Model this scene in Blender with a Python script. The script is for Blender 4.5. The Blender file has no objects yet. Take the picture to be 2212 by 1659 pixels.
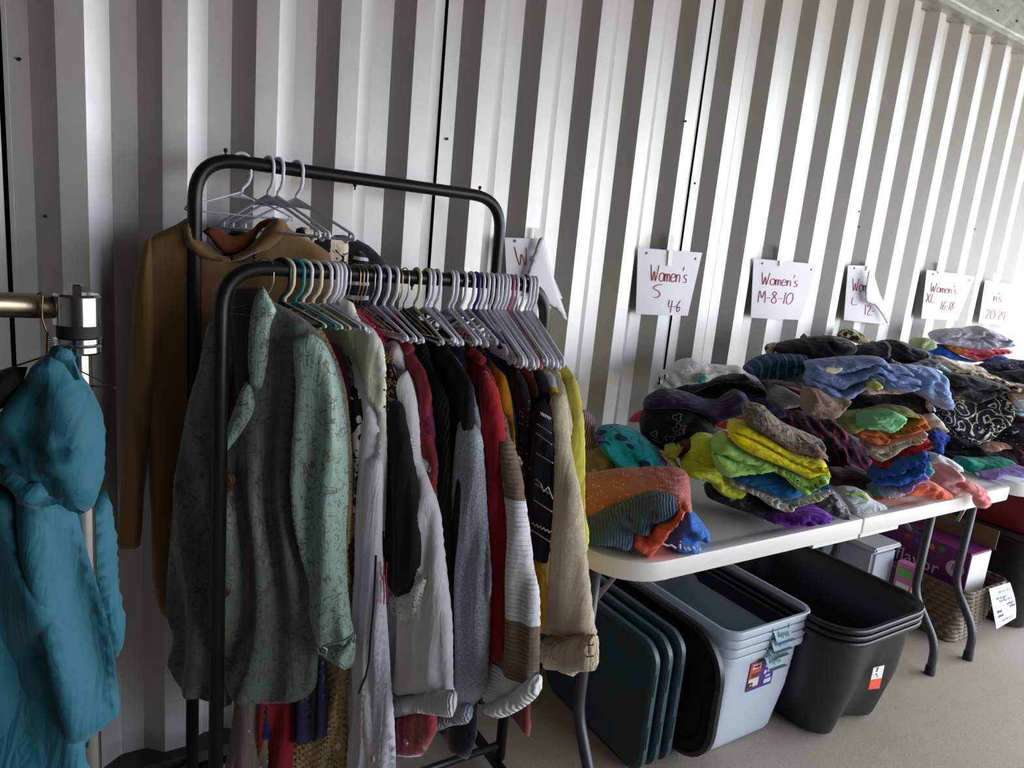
import bpy, bmesh, math, random
import numpy as np
from mathutils import Vector, Matrix, noise, geometry
C = bpy.context.scene.collection
SC = bpy.context.scene
random.seed(7)
# ------------------------------------------------------------------ camera
W, H = 2212, 1659
F_PX, YAW, PITCH, ROLL, WALL_Y, CAM_H = 1481.15, 0.56418, 0.19228, 0.09513, 1.7018, 1.3722
_cy, _sy, _cp, _sp = math.cos(YAW), math.sin(YAW), math.cos(PITCH), math.sin(PITCH)
FW = Vector((_sy*_cp, _cy*_cp, -_sp)); _r = Vector((_cy, -_sy, 0)); _u = _r.cross(FW)
RT = math.cos(ROLL)*_r + math.sin(ROLL)*_u
UP = -math.sin(ROLL)*_r + math.cos(ROLL)*_u
CAM = Vector((0, 0, CAM_H))
cd = bpy.data.cameras.new('camera'); cam = bpy.data.objects.new('camera', cd); C.objects.link(cam)
cd.sensor_width = 36; cd.lens = 36*F_PX/W; cd.clip_start = .02; cd.clip_end = 200
m = Matrix((RT, UP, -FW)).transposed().to_4x4(); m.translation = CAM
cam.matrix_world = m; SC.camera = cam
# ------------------------------------------------------------------ world, sun, exposure
SC.view_settings.view_transform = 'Standard'; SC.view_settings.look = 'None'
SC.view_settings.gamma = 1; SC.view_settings.use_curve_mapping = False
SC.view_settings.exposure = EXPOSURE = 1.1
wd = bpy.data.worlds.new('world'); SC.world = wd; wd.use_nodes = True
bg = wd.node_tree.nodes['Background']; bg.inputs[0].default_value = (.79, .87, 1.0, 1); bg.inputs[1].default_value = 3.8
sl = bpy.data.lights.new('sun', 'SUN'); sl.energy = 9; sl.color = (1, .90, .74); sl.angle = .02
so = bpy.data.objects.new('sun', sl); C.objects.link(so)
so.rotation_euler = Vector((.62, .25, -.78)).to_track_quat('-Z', 'Y').to_euler()
DOOR_X = 5.0
pl = bpy.data.lights.new('doorway_portal', 'AREA'); pl.shape = 'RECTANGLE'; pl.size = 4.9; pl.size_y = 2.6
pl.cycles.is_portal = True
po = bpy.data.objects.new('doorway_portal', pl); C.objects.link(po)
po.location = (DOOR_X, -.75, 1.3); po.rotation_euler = Vector((-1, 0, 0)).to_track_quat('-Z', 'Z').to_euler()

OPEN_X = 2.1
pl2 = bpy.data.lights.new('side_portal', 'AREA'); pl2.shape = 'RECTANGLE'; pl2.size = 5.2-OPEN_X; pl2.size_y = 2.3; pl2.cycles.is_portal = True
po2 = bpy.data.objects.new('side_portal', pl2); C.objects.link(po2)
po2.location = ((5.2+OPEN_X)/2, -3.28, 1.15); po2.rotation_euler = Vector((0, 1, 0)).to_track_quat('-Z', 'Z').to_euler()

# ------------------------------------------------------------------ helpers
def ray(x, y): return FW + (x-W/2)/F_PX*RT - (y-H/2)/F_PX*UP
def at(x, y, axis, val):
    d = ray(x, y); return CAM + d*((val-CAM[axis])/d[axis])
def on_plane(x, y, p0, n):
    d = ray(x, y); return CAM + d*((p0-CAM).dot(n)/d.dot(n))
FR = {'P': (0, 0, 1), 'A': (1240, 680, 2.91), 'B': (1600, 680, 3.529), 'C': (1550, 1050, 2.7236), 'D': (1150, 1150, 3.26),
      'E': (700, 540, 3.95), 'F': (750, 900, 2.1855), 'G': (350, 600, 3.318), 'H': (350, 1000, 2.518),
      'I': (0, 700, 1.73), 'J': (0, 300, 3.318), 'K': (400, 300, 3.16)}
def px(fr, pts):
    x0, y0, s = FR[fr]; return [(x0+x/s, y0+y/s) for x, y in pts]
def fr(p, f='P'):
    x0, y0, s = FR[f]; return (x0+p[0]/s, y0+p[1]/s)
def tag(o, label=None, cat=None, group=None, kind=None):
    if label: o['label'] = label
    if cat: o['category'] = cat
    if group: o['group'] = group
    if kind: o['kind'] = kind
    return o
def link(name, me, mat=None, parent=None, mw=None, smooth=True):
    o = bpy.data.objects.new(name, me); C.objects.link(o)
    if mat and not me.materials: me.materials.append(mat)
    if mw is not None: o.matrix_world = mw
    if parent: 
        o.parent = parent; o.matrix_parent_inverse = PM.get(parent.name, parent.matrix_basis).inverted()
        if mw is not None: o.matrix_basis = mw
    PM[o.name] = (mw.copy() if mw is not None else Matrix())
    if smooth:
        me.polygons.foreach_set('use_smooth', [True]*len(me.polygons))
    return o
PM = {}
def empty(name, loc, label=None, cat=None, group=None):
    o = bpy.data.objects.new(name, None); C.objects.link(o); o.location = loc
    o.empty_display_size = .05
    PM[o.name] = Matrix.Translation(loc); o.matrix_basis = Matrix.Translation(loc)
    return tag(o, label, cat, group)
def bm_obj(name, bm, mat=None, parent=None, mw=None, smooth=False):
    me = bpy.data.meshes.new(name); bm.to_mesh(me); bm.free()
    o = link(name, me, mat, parent, mw, smooth)
    return o
def smooth_angle(o, a=.6):
    me = o.data; me.polygons.foreach_set('use_smooth', [True]*len(me.polygons))
    try: me.set_sharp_from_angle(angle=a)
    except Exception: pass
    return o
def box(bm, x0, x1, y0, y1, z0, z1):
    v = [bm.verts.new((x, y, z)) for x in (x0, x1) for y in (y0, y1) for z in (z0, z1)]
    for f in ((0, 1, 3, 2), (4, 6, 7, 5), (0, 4, 5, 1), (2, 3, 7, 6), (0, 2, 6, 4), (1, 5, 7, 3)):
        bm.faces.new([v[i] for i in f])
    return v
def rounded(pts, rads, n=6):
    """polyline with rounded corners"""
    P = [Vector(p) for p in pts]; out = [P[0]]
    for i in range(1, len(P)-1):
        r = rads if not isinstance(rads, (list, tuple)) else rads[i-1]
        a, b, c = P[i-1], P[i], P[i+1]; d1 = (a-b); d2 = (c-b)
        t = min(r, d1.length*.49, d2.length*.49)
        p1 = b+d1.normalized()*t; p2 = b+d2.normalized()*t
        for k in range(n+1):
            s = k/n; out.append(p1*(1-s)**2 + b*2*s*(1-s) + p2*s*s)
    out.append(P[-1]); return out
def tube(bm, pts, r, n=10, caps=True, rz=None):
    P = [Vector(p) for p in pts]; rings = []; N = len(P)
    t0 = (P[1]-P[0]).normalized(); ref = Vector((0, 0, 1)) if abs(t0.z) < .9 else Vector((1, 0, 0))
    nrm = (ref - t0*ref.dot(t0)).normalized()
    for i in range(N):
        t = (P[min(i+1, N-1)]-P[max(i-1, 0)]).normalized()
        nrm = (nrm - t*nrm.dot(t)).normalized(); b = t.cross(nrm)
        rr = r[i] if isinstance(r, (list, tuple)) else r
        rings.append([bm.verts.new(P[i]+nrm*math.cos(2*math.pi*k/n)*rr+b*math.sin(2*math.pi*k/n)*rr) for k in range(n)])
    for i in range(N-1):
        for k in range(n):
            bm.faces.new((rings[i][k], rings[i][(k+1) % n], rings[i+1][(k+1) % n], rings[i+1][k]))
    if caps:
        bm.faces.new(rings[0][::-1]); bm.faces.new(rings[-1])
    return bm
def lathe(bm, prof, cx, cy, n=24):
    rings = [[bm.verts.new((cx+r*math.cos(2*math.pi*k/n), cy+r*math.sin(2*math.pi*k/n), z)) for k in range(n)] for r, z in prof]
    for a, b in zip(rings, rings[1:]):
        for k in range(n): bm.faces.new((a[k], a[(k+1) % n], b[(k+1) % n], b[k]))
    bm.faces.new(rings[0][::-1]); bm.faces.new(rings[-1])
def rrect(x0, x1, y0, y1, r, n=6):
    out = []
    for cx, cy, a0 in ((x1-r, y0+r, -90), (x1-r, y1-r, 0), (x0+r, y1-r, 90), (x0+r, y0+r, 180)):
        for k in range(n+1):
            a = math.radians(a0+90*k/n); out.append((cx+r*math.cos(a), cy+r*math.sin(a)))
    return out
def loft(bm, loops, close_first=True, close_last=True, cyc=False):
    R = [[bm.verts.new(p) for p in lp] for lp in loops]
    for a, b in zip(R, R[1:]):
        n = len(a)
        for k in range(n): bm.faces.new((a[k], a[(k+1) % n], b[(k+1) % n], b[k]))
    if close_first: bm.faces.new(R[0][::-1])
    if close_last: bm.faces.new(R[-1])
    return R
# ------------------------------------------------------------------ materials
MC = {}
class NT:
    def __init__(s, name):
        s.m = bpy.data.materials.new(name); s.m.use_nodes = True; s.t = s.m.node_tree; s.b = s.t.nodes['Principled BSDF']
    def n(s, typ, **kw):
        nd = s.t.nodes.new(typ)
        for k, v in kw.items():
            if k.startswith('_'): setattr(nd, k[1:], v)
            else:
                key = int(k[1:]) if k[0] == 'i' and k[1:].isdigit() else k.replace('__', ' ')
                inp = nd.inputs[key]
                if hasattr(v, 'is_output') or isinstance(v, bpy.types.NodeSocket): s.t.links.new(v, inp)
                else: inp.default_value = v
        return nd
    def set(s, k, v):
        if isinstance(v, bpy.types.NodeSocket): s.t.links.new(v, s.b.inputs[k])
        else: s.b.inputs[k].default_value = v
    def co(s, sc=(1, 1, 1)):
        tc = s.n('ShaderNodeTexCoord'); mp = s.n('ShaderNodeMapping', Vector=tc.outputs['Object'], Scale=sc); return mp.outputs[0]
    def math(s, op, a, b=0, c=0):
        return s.n('ShaderNodeMath', _operation=op, i0=a, i1=b, i2=c).outputs[0]
    def mix(s, fac, a, b):
        nd = s.t.nodes.new('ShaderNodeMix'); nd.data_type = 'RGBA'
        for k, v in ((0, fac), (6, a), (7, b)):
            if isinstance(v, bpy.types.NodeSocket): s.t.links.new(v, nd.inputs[k])
            else: nd.inputs[k].default_value = v
        return nd.outputs[2]
    def noise(s, sc, vec=None, det=2, rough=.5, dist=0.):
        nd = s.n('ShaderNodeTexNoise', Scale=sc, Detail=det, Roughness=rough, Distortion=dist, Vector=vec if vec else s.co())
        return nd.outputs[0]
    def ramp(s, fac, stops, const=False):
        nd = s.t.nodes.new('ShaderNodeValToRGB'); cr = nd.color_ramp
        if const: cr.interpolation = 'CONSTANT'
        while len(cr.elements) < len(stops): cr.elements.new(.5)
        for e, (p, c) in zip(cr.elements, stops):
            e.position = p; e.color = c if len(c) == 4 else (*c, 1)
        s.t.links.new(fac, nd.inputs[0]); return nd.outputs[0]
    def bump(s, h, st=.3, dist=.002, prev=None):
        nd = s.n('ShaderNodeBump', Strength=st, Distance=dist, Height=h)
        if prev: s.t.links.new(prev, nd.inputs['Normal'])
        return nd.outputs[0]
def _c4(c):
    """sRGB 0-255 triple -> linear rgba"""
    f = lambda v: (v/255/12.92) if v <= 10.3 else ((v/255+.055)/1.055)**2.4
    return (f(c[0]), f(c[1]), f(c[2]), 1)
c4 = _c4
def _c4f(c):
    q = _c4(c); return tuple(min(.86, v*1.5+.002) for v in q[:3])+(1,)
def plain(name, col, rough=.5, metal=0., bump=0., bsc=60, var=0., spec=.5):
    if name in MC: return MC[name]
    t = NT(name); c = c4(col); t.set('Roughness', rough); t.set('Metallic', metal); t.set('Specular IOR Level', spec)
    if var:
        d = tuple(v*(1-var) for v in c[:3])+(1,)
        t.set('Base Color', t.mix(t.noise(9, det=4), d, c))
    else: t.set('Base Color', c)
    if bump: t.set('Normal', t.bump(t.noise(bsc, det=3), bump, .002))
    MC[name] = t.m; return t.m
def fabric(name, col, col2=None, pat=None, sc=1., knit=None, rough=.9, sheen=.15, crease=.35, extra=None, dark=.12, weave=900, stc=(1, 1, 1)):
    """procedural cloth: pat = stripes_u|stripes_v|plaid|dots|blotch|paisley|damask|heather|bands|leaf|leopard|lace|zigzag"""
    if name in MC: return MC[name]
    t = NT('fabric_'+name); c4 = _c4f; c = c4(col); co = t.co(); base = c
    c2 = c4(col2) if col2 else tuple(v*.6 for v in c[:3])+(1,)
    sep = t.n('ShaderNodeSeparateXYZ', Vector=co); X, Y = sep.outputs[0], sep.outputs[1]
    wob = t.math('MULTIPLY', t.noise(7, co), .03)
    if pat in ('stripes_u', 'stripes_v', 'plaid', 'zigzag'):
        def st(ax, s_, w=.5):
            a = t.math('MULTIPLY', t.math('ADD', ax, wob), s_); a = t.math('FRACT', a); return t.math('LESS_THAN', a, w)
        if pat == 'stripes_u': base = t.mix(st(X, sc, extra or .5), c, c2)
        elif pat == 'stripes_v': base = t.mix(st(Y, sc, extra or .5), c, c2)
        elif pat == 'zigzag':
            z = t.math('ADD', Y, t.math('MULTIPLY', t.math('PINGPONG', X, .02), .6))
            base = t.mix(st(z, sc, .18), c, c2)
        else:
            c3 = c4(extra) if extra else c2
            a = t.mix(st(X, sc, .35), c, c2); base = t.mix(t.math('MULTIPLY', st(Y, sc, .35), .6), a, c2)
            base = t.mix(t.math('MULTIPLY', st(Y, sc*.5, .08), .8), base, c3)
            base = t.mix(t.math('MULTIPLY', st(X, sc*.5, .08), .8), base, c3)
    elif pat == 'dots':
        v = t.n('ShaderNodeTexVoronoi', Vector=co, Scale=sc, Randomness=.35).outputs['Distance']
        base = t.mix(t.math('LESS_THAN', v, extra or .25), c, c2)
    elif pat == 'blotch':
        base = t.mix(t.math('GREATER_THAN', t.noise(sc, co, 2, .5, 1.2), extra or .55), c, c2)
    elif pat == 'leopard':
        v = t.n('ShaderNodeTexVoronoi', Vector=co, Scale=sc, Randomness=1.).outputs['Distance']
        base = t.mix(t.math('MULTIPLY', t.math('GREATER_THAN', v, .28), t.math('GREATER_THAN', t.noise(sc*1.5, co, 2), .48)), c, c2)
    elif pat == 'paisley':
        v = t.n('ShaderNodeTexVoronoi', Vector=co, Scale=sc, Randomness=.8).outputs['Distance']
        r = t.math('FRACT', t.math('MULTIPLY', t.math('ADD', v, t.math('MULTIPLY', t.noise(sc*1.2, co), .5)), 4.5))
        a = t.math('LESS_THAN', r, .24)
        d = t.n('ShaderNodeTexVoronoi', Vector=co, Scale=sc*5, Randomness=.3).outputs['Distance']
        b = t.math('MULTIPLY', t.math('LESS_THAN', d, .25), t.math('GREATER_THAN', t.noise(sc*.7, co), .5))
        base = t.mix(t.math('MAXIMUM', a, b), c, c2)
    elif pat == 'damask':
        n1 = t.noise(sc, co, 3, .6, 1.5); e = t.math('ABSOLUTE', t.math('SUBTRACT', n1, .5))
        line = t.math('LESS_THAN', e, .017)
        n2 = t.noise(sc*2.2, co, 4, .7, 2.5)
        fl = t.math('MULTIPLY', t.math('GREATER_THAN', n2, .60), t.math('GREATER_THAN', t.noise(sc*.6, co), .46))
        base = t.mix(t.math('MULTIPLY', t.math('MAXIMUM', line, fl), .85), c, c2)
        t.set('Roughness', t.math('ADD', t.math('MULTIPLY', line, .3), .38))
    elif pat == 'leaf':
        mp = t.n('ShaderNodeMapping', Vector=co, Scale=(1, 2.2, 1), Rotation=(0, 0, .6))
        v = t.n('ShaderNodeTexVoronoi', Vector=mp.outputs[0], Scale=sc, Randomness=1.)
        a = t.math('MULTIPLY', t.math('LESS_THAN', v.outputs['Distance'], .34), t.math('GREATER_THAN', t.noise(sc*.8, co), .46))
        base = t.mix(a, c, c2)
        if extra: base = t.mix(t.math('GREATER_THAN', t.noise(sc*1.1, co, 1), .62), base, c4(extra))
    elif pat == 'heather':
        base = t.mix(t.math('GREATER_THAN', t.noise(700, t.co((1, .35, 1)), 2), .5), c, c2)
    elif pat == 'bands':
        mn, mx = extra[0], extra[1]
        f = t.math('DIVIDE', t.math('SUBTRACT', Y, mn), mx-mn)
        base = t.ramp(f, [(p, c4(q)) for p, q in extra[2]], True)
    elif pat == 'lace':
        v = t.n('ShaderNodeTexVoronoi', Vector=t.co((1, .7, 1)), Scale=sc, Randomness=.25).outputs['Distance']
        t.set('Alpha', t.math('SUBTRACT', 1, t.math('MULTIPLY', t.math('LESS_THAN', v, .30), extra or 1)))
    elif pat == 'stipple':
        v = t.n('ShaderNodeTexVoronoi', Vector=co, Scale=sc*6, Randomness=.2).outputs['Distance']
        a = t.math('MULTIPLY', t.math('LESS_THAN', v, .3), t.math('GREATER_THAN', t.noise(sc, t.co((1, 2.5, 1)), 1), .56))
        base = t.mix(a, c, c2)
    if not isinstance(base, tuple) or True:
        k = tuple([1-dark]*3)+(1,)
        mx = t.t.nodes.new('ShaderNodeMix'); mx.data_type = 'RGBA'; mx.blend_type = 'MULTIPLY'; mx.inputs[0].default_value = 1
        sh = t.mix(t.noise(14, co, 4), k, (1, 1, 1, 1)); t.t.links.new(sh, mx.inputs[7])
        if isinstance(base, tuple): mx.inputs[6].default_value = base
        else: t.t.links.new(base, mx.inputs[6])
        t.set('Base Color', mx.outputs[2])
    if pat != 'damask': t.set('Roughness', rough)
    t.set('Specular IOR Level', .25 if rough > .7 else .5)
    t.set('Sheen Weight', sheen); t.set('Sheen Roughness', .4)
    nb = t.bump(t.noise(weave, co, 1), .35, .0006)
    if crease: nb = t.bump(t.math('ABSOLUTE', t.math('SUBTRACT', t.noise(16, t.co(stc), 3, .5, .9), .5)), crease, .04, nb)
    if knit:
        if knit[0] == 'rib_v': w = t.math('SINE', t.math('MULTIPLY', t.math('ADD', X, wob), knit[1]*6.283))
        elif knit[0] == 'rib_h': w = t.math('SINE', t.math('MULTIPLY', Y, knit[1]*6.283))
        else:
            w = t.math('MULTIPLY', t.math('SINE', t.math('MULTIPLY', X, knit[1]*6.283)), t.math('SINE', t.math('MULTIPLY', Y, knit[1]*6.283)))
        nb = t.bump(w, .6, .003, nb)
    t.set('Normal', nb)
    MC[name] = t.m; return t.m
# ------------------------------------------------------------------ cloth solids
def smooth_loop(P, step):
    P = [np.array(p, float) for p in P]; n = len(P); out = []
    for i in range(n):
        p0, p1, p2, p3 = P[i-1], P[i], P[(i+1) % n], P[(i+2) % n]
        k = max(1, int(np.linalg.norm(p2-p1)/step))
        for s in range(k):
            t = s/k; c = .5*((2*p1)+(-p0+p2)*t+(2*p0-5*p1+4*p2-p3)*t*t+(-p0+3*p1-3*p2+p3)*t**3)
            l = p1*(1-t)+p2*t; out.append(.6*c+.4*l)
    return np.array(out)
def seg_dist(Q, L):
    A = L; B = np.roll(L, -1, 0); AB = B-A; l2 = (AB**2).sum(1)+1e-12; best = np.full(len(Q), 1e9)
    for s in range(0, len(Q), 2000):
        q = Q[s:s+2000, None, :]; t = np.clip(((q-A)*AB).sum(2)/l2, 0, 1)
        best[s:s+2000] = np.sqrt((((A+t[..., None]*AB)-q)**2).sum(2)).min(1)
    return best
def inside(Q, L):
    A = L; B = np.roll(L, -1, 0); r = np.zeros(len(Q), bool)
    for a, b in zip(A, B):
        c = ((a[1] > Q[:, 1]) != (b[1] > Q[:, 1])); 
        with np.errstate(divide='ignore', invalid='ignore'):
            xx = (b[0]-a[0])*(Q[:, 1]-a[1])/(b[1]-a[1])+a[0]
        r ^= c & (Q[:, 0] < xx)
    return r
def vfrac(Q, L):
    A = L; B = np.roll(L, -1, 0); out = np.zeros(len(Q))
    for i, q in enumerate(Q):
        m_ = (A[:, 0] > q[0]) != (B[:, 0] > q[0])
        if m_.sum() < 2: out[i] = .5; continue
        a, b = A[m_], B[m_]; y = a[:, 1]+(q[0]-a[:, 0])/(b[:, 0]-a[:, 0])*(b[:, 1]-a[:, 1])
        out[i] = (q[1]-y.min())/max(1e-5, y.max()-y.min())
    return out
def puff(name, poly, p0, theta, mat, tf=.02, tb=None, res=.008, fold='pile', amp=.006, seed=0, layers=0, parent=None,
         R=None, label=None, cat=None, group=None, lam=.06, shift=0., zmin=None, uv=False, ang=0., lean=0.):
    """closed, inflated cloth volume; outline on the vertical plane through p0 whose horizontal in-plane axis is (sin t,-cos t)"""
    th = math.radians(theta); n = Vector((-math.cos(th), -math.sin(th), 0)); U = Vector((math.sin(th), -math.cos(th), 0))
    p0 = Vector(p0) + n*shift
    if uv: L0 = np.array(poly, float)
    else:
        pts = [on_plane(x, y, p0, n) for x, y in poly]; L0 = np.array([((q-p0).dot(U), q.z) for q in pts])
    cen = np.array([(L0[:, 0].max()+L0[:, 0].min())/2, (L0[:, 1].max()+L0[:, 1].min())/2]); L0 = L0-cen
    area = .5*np.sum(L0[:, 0]*np.roll(L0[:, 1], -1)-np.roll(L0[:, 0], -1)*L0[:, 1])
    if area < 0: L0 = L0[::-1]
    L = smooth_loop(L0, res*1.15)
    x0, y0 = L.min(0); x1, y1 = L.max(0)
    gx = np.arange(x0, x1, res); gy = np.arange(y0, y1, res*.87)
    G = np.array([(x+(res*.5 if j % 2 else 0)+random.uniform(-.1, .1)*res, y) for j, y in enumerate(gy) for x in gx])
    if len(G): 
        G = G[inside(G, L)]
    if len(G): G = G[seg_dist(G, L) > res*.6]
    nb = len(L); allp = [Vector((float(a), float(b))) for a, b in L]+[Vector((float(a), float(b))) for a, b in G]
    edges = [(i, (i+1) % nb) for i in range(nb)]
    V, E_, Fc, *_ = geometry.delaunay_2d_cdt(allp, edges, [], 1, 1e-6)
    Q = np.array([(v.x, v.y) for v in V])
    d = seg_dist(Q, L); bnd = d < 1e-5
    span = min(x1-x0, y1-y0)
    if R is None: R = min(.022, span*.28) if fold == 'pile' else min(.022, span*.4)
    f = np.sqrt(np.clip(1-(1-np.clip(d/R, 0, 1))**2, 0, 1))
    vf = vfrac(Q, L) if (layers > 1 or lean) else None
    if tb is None: tb = tf
    ca, sa = math.cos(ang), math.sin(ang)
    zf = np.zeros(len(Q)); zb = np.zeros(len(Q))
    for i, (u, v) in enumerate(Q):
        if fold == 'pile':
            a_, b_ = u*ca+v*sa, -u*sa+v*ca
            w = noise.noise((a_*5+seed*3.1, b_*9, seed)); w2 = noise.noise((a_*8+seed, b_*8, seed+2))
            r1 = abs(noise.noise((a_*5+w2*1.1, b_*20+w*2.6, seed+5))); r2 = abs(noise.noise((a_*12+w*2, b_*44+w2*4, seed+9)))
            r3 = abs(noise.noise((a_*40+w*3, b_*60+w2*3, seed+19)))
            h = amp*(3.2*r1+2.0*r2+.55*r3+1.0*w-1.1)
        elif fold == 'hang':
            low = min(1, max(0, (y1-v)/(y1-y0+1e-6))*1.6+.1)
            w = noise.noise((u*4+seed, v*1.8, seed)); q = noise.noise((u*11, v*9+seed, 3.3))
            h = amp*low*(math.sin(6.283*(u/lam+w*1.3+seed*.37))+.8*math.sin(6.283*(u/lam*.47+w*2+v*.6)))+amp*.5*q
        elif fold == 'soft':
            h = amp*noise.noise((u*9+seed, v*7, seed))
        else: h = 0
        zf[i] = (tf+h)*f[i]; zb[i] = (tb+.4*h)*f[i]
    if layers > 1:
        for k in range(1, layers):
            cen_k = k/layers+np.array([.05*noise.noise((u*12, k, seed)) for u, v in Q])
            zf -= np.exp(-((vf-cen_k)/(.09/layers+.012))**2)*tf*.8*f
    zf = np.maximum(zf, -.3*tf)
    if lean:
        hh = y1-y0; sh = -lean*hh*np.clip(vf, 0, 1)**1.6
        zf = zf+sh; zb = zb-sh; zbd = sh
    else: zbd = np.zeros(len(Q))
    me = bpy.data.meshes.new(name)
    nq = len(Q); bidx = {}
    verts = [(u, v, z) for (u, v), z in zip(Q, zf)]
    for i in range(nq):
        if bnd[i]: bidx[i] = i
        else: bidx[i] = len(verts); verts.append((Q[i][0], Q[i][1], -zb[i]))
    faces = []
    for fc in Fc:
        a = list(fc)
        ar = sum(Q[a[k]][0]*Q[a[(k+1) % len(a)]][1]-Q[a[(k+1) % len(a)]][0]*Q[a[k]][1] for k in range(len(a)))
        if ar < 0: a = a[::-1]
        faces.append(a); bk = [bidx[i] for i in a[::-1]]
        if not all(bnd[i] for i in a): faces.append(bk)
    if zmin is not None:
        verts = [(a, max(b, zmin-cen[1]-min(.006, .04*abs(c))), c) for a, b, c in verts]
    me.from_pydata(verts, [], faces); me.validate()
    o3 = p0+U*cen[0]; o3.z = cen[1]
    mw = Matrix((U, Vector((0, 0, 1)), n)).transposed().to_4x4(); mw.translation = o3
    o = link(name, me, mat, parent, mw)
    if label: tag(o, label, cat, group)
    return o
# ------------------------------------------------------------------ the building
P_, W1, S_, D_, X0 = .18563, .0483, .0443, .0362, -.086
t = NT('galvanized_wall'); co = t.co()
n1 = t.noise(3, co, 5); n2 = t.noise(90, t.co((1, .2, 1)), 3)
t.set('Base Color', t.mix(n1, c4((176, 174, 170)), c4((198, 197, 194))))
t.set('Metallic', .55); t.set('Roughness', t.math('ADD', t.math('MULTIPLY', n2, .12), .40)); t.set('Specular IOR Level', .5)
t.set('Normal', t.bump(t.noise(9, co, 4), .10, .01, t.bump(n2, .05, .001)))
M_WALL = t.m
M_GAP = plain('gap_black', (12, 10, 16), .9)
GX = []
def corr_profile(xa, xb):
    """(x, y) points of the ribbed sheet; y grows away from the room"""
    pts = []; GX.clear(); i0 = int(math.floor((xa-X0)/P_))-1; i1 = int(math.ceil((xb-X0)/P_))+1
    for i in range(i0, i1):
        x = X0+i*P_
        pts += [(x, D_), (x+S_, 0), (x+S_+W1, 0), (x+2*S_+W1, D_)]
        if i % 5 == 4:
            g = x+2*S_+W1; GX.append(g)
            pts[-1] = (g-.002, D_-.001); pts += [(g-.0019, D_+.03), (g+.0065, D_+.03), (g+.0066, D_-.002), (g+.014, D_-.002), (g+.0145, D_)]
    return [(x, y) for x, y in pts if xa <= x <= xb]
bm = bmesh.new(); prof = corr_profile(-2.4, 5.2)
zs = [-.0, .6, 1.2, 1.8, 2.46, 2.75]
R_ = [[bm.verts.new((x, WALL_Y+y, z)) for x, y in prof] for z in zs]
for a, b in zip(R_, R_[1:]):
    for k in range(len(prof)-1): bm.faces.new((a[k], b[k], b[k+1], a[k+1])[::-1])
for fc in bm.faces:
    cx_ = fc.calc_center_median()
    if cx_.y > WALL_Y+D_+.005: fc.material_index = 1
wall = bm_obj('wall_back', bm, M_WALL); wall.data.materials.append(M_GAP); tag(wall, kind='structure')
bm = bmesh.new(); box(bm, -2.4, 5.2, WALL_Y+D_+.035, WALL_Y+D_+.06, 0, 2.75)
tag(bm_obj('wall_outer', bm, plain('backing', (40, 38, 38), .9)), kind='structure')
# floor
t = NT('concrete'); co = t.co()
b1 = t.mix(t.noise(2.2, co, 6, .6), c4((160, 148, 132)), c4((186, 175, 160)))
sp = t.math('GREATER_THAN', t.noise(160, co, 2), .62)
b2 = t.mix(t.math('MULTIPLY', sp, .35), b1, c4((110, 102, 92)))
b2 = t.mix(t.math('MULTIPLY', t.math('GREATER_THAN', t.noise(210, co, 2), .66), .4), b2, c4((214, 210, 200)))
t.set('Base Color', b2); t.set('Roughness', .8); t.set('Normal', t.bump(t.noise(120, co, 4), .35, .003))
bm = bmesh.new(); box(bm, -2.4, 5.2, -3.3, WALL_Y+.1, -.1, 0)
tag(bm_obj('floor', bm, t.m), kind='structure')
bm = bmesh.new(); box(bm, 5.2, 40, -20, 20, -.14, -.04); box(bm, -10, 5.2, -24, -3.3, -.14, -.04)
tag(bm_obj('ground_outside', bm, plain('gravel', (170, 160, 140), .95, bump=.4)), kind='structure')
# base trim along the wall
bm = bmesh.new(); box(bm, -2.4, 5.2, WALL_Y-.035, WALL_Y+.03, 0, .045)
tag(bm_obj('baseboard_back', bm, plain('dark_sill', (44, 40, 38), .8, bump=.3)), kind='structure')
# other walls and ceiling
M_SH = plain('sheet_shell', (84, 80, 75), .6, .2, bump=.1)
for nm, b in (('wall_left', (-2.45, -2.4, -3.3, WALL_Y+.1, 0, 2.75)), ('wall_front', (-2.45, OPEN_X, -3.35, -3.3, 0, 2.75)), ('trim_4', (OPEN_X, 5.2, -3.35, -3.3, 2.3, 2.75)), ('ceiling', (-2.45, 5.2, -3.35, WALL_Y+.1, 2.75, 2.8))):
    bm = bmesh.new(); box(bm, *b); tag(bm_obj(nm, bm, M_SH), kind='structure')
# galvanised channel under the eave
t = NT('galvanized_beam'); co = t.co()
n1 = t.noise(24, t.co((.35, 1, 1)), 6, .7, 1.2)
t.set('Base Color', t.ramp(n1, [(.3, c4((120, 124, 118))), (.6, c4((158, 162, 156)))])); t.set('Metallic', .5); t.set('Roughness', .45)
t.set('Normal', t.bump(n1, .3, .004))
bm = bmesh.new()
loft(bm, [[(x, y, z) for y, z in ((WALL_Y-.05, 2.462), (WALL_Y-.05, 2.482), (WALL_Y-.056, 2.488), (WALL_Y-.056, 2.66), (WALL_Y-.05, 2.67), (WALL_Y+.03, 2.67), (WALL_Y+.03, 2.462))] for x in (-2.4, 5.2)])
bm.normal_update(); tag(bm_obj('trim_1', bm, t.m), kind='structure')
bm = bmesh.new()
for k in range(14): 
    c_ = Vector((2.9+k*.17, WALL_Y-.0565, 2.53)); tube(bm, [c_, c_-Vector((0, .004, 0))], .004, 8)
o = bm_obj('trim_2', bm, plain('rivet', (60, 62, 60), .5, .6)); tag(o, kind='structure')
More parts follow.
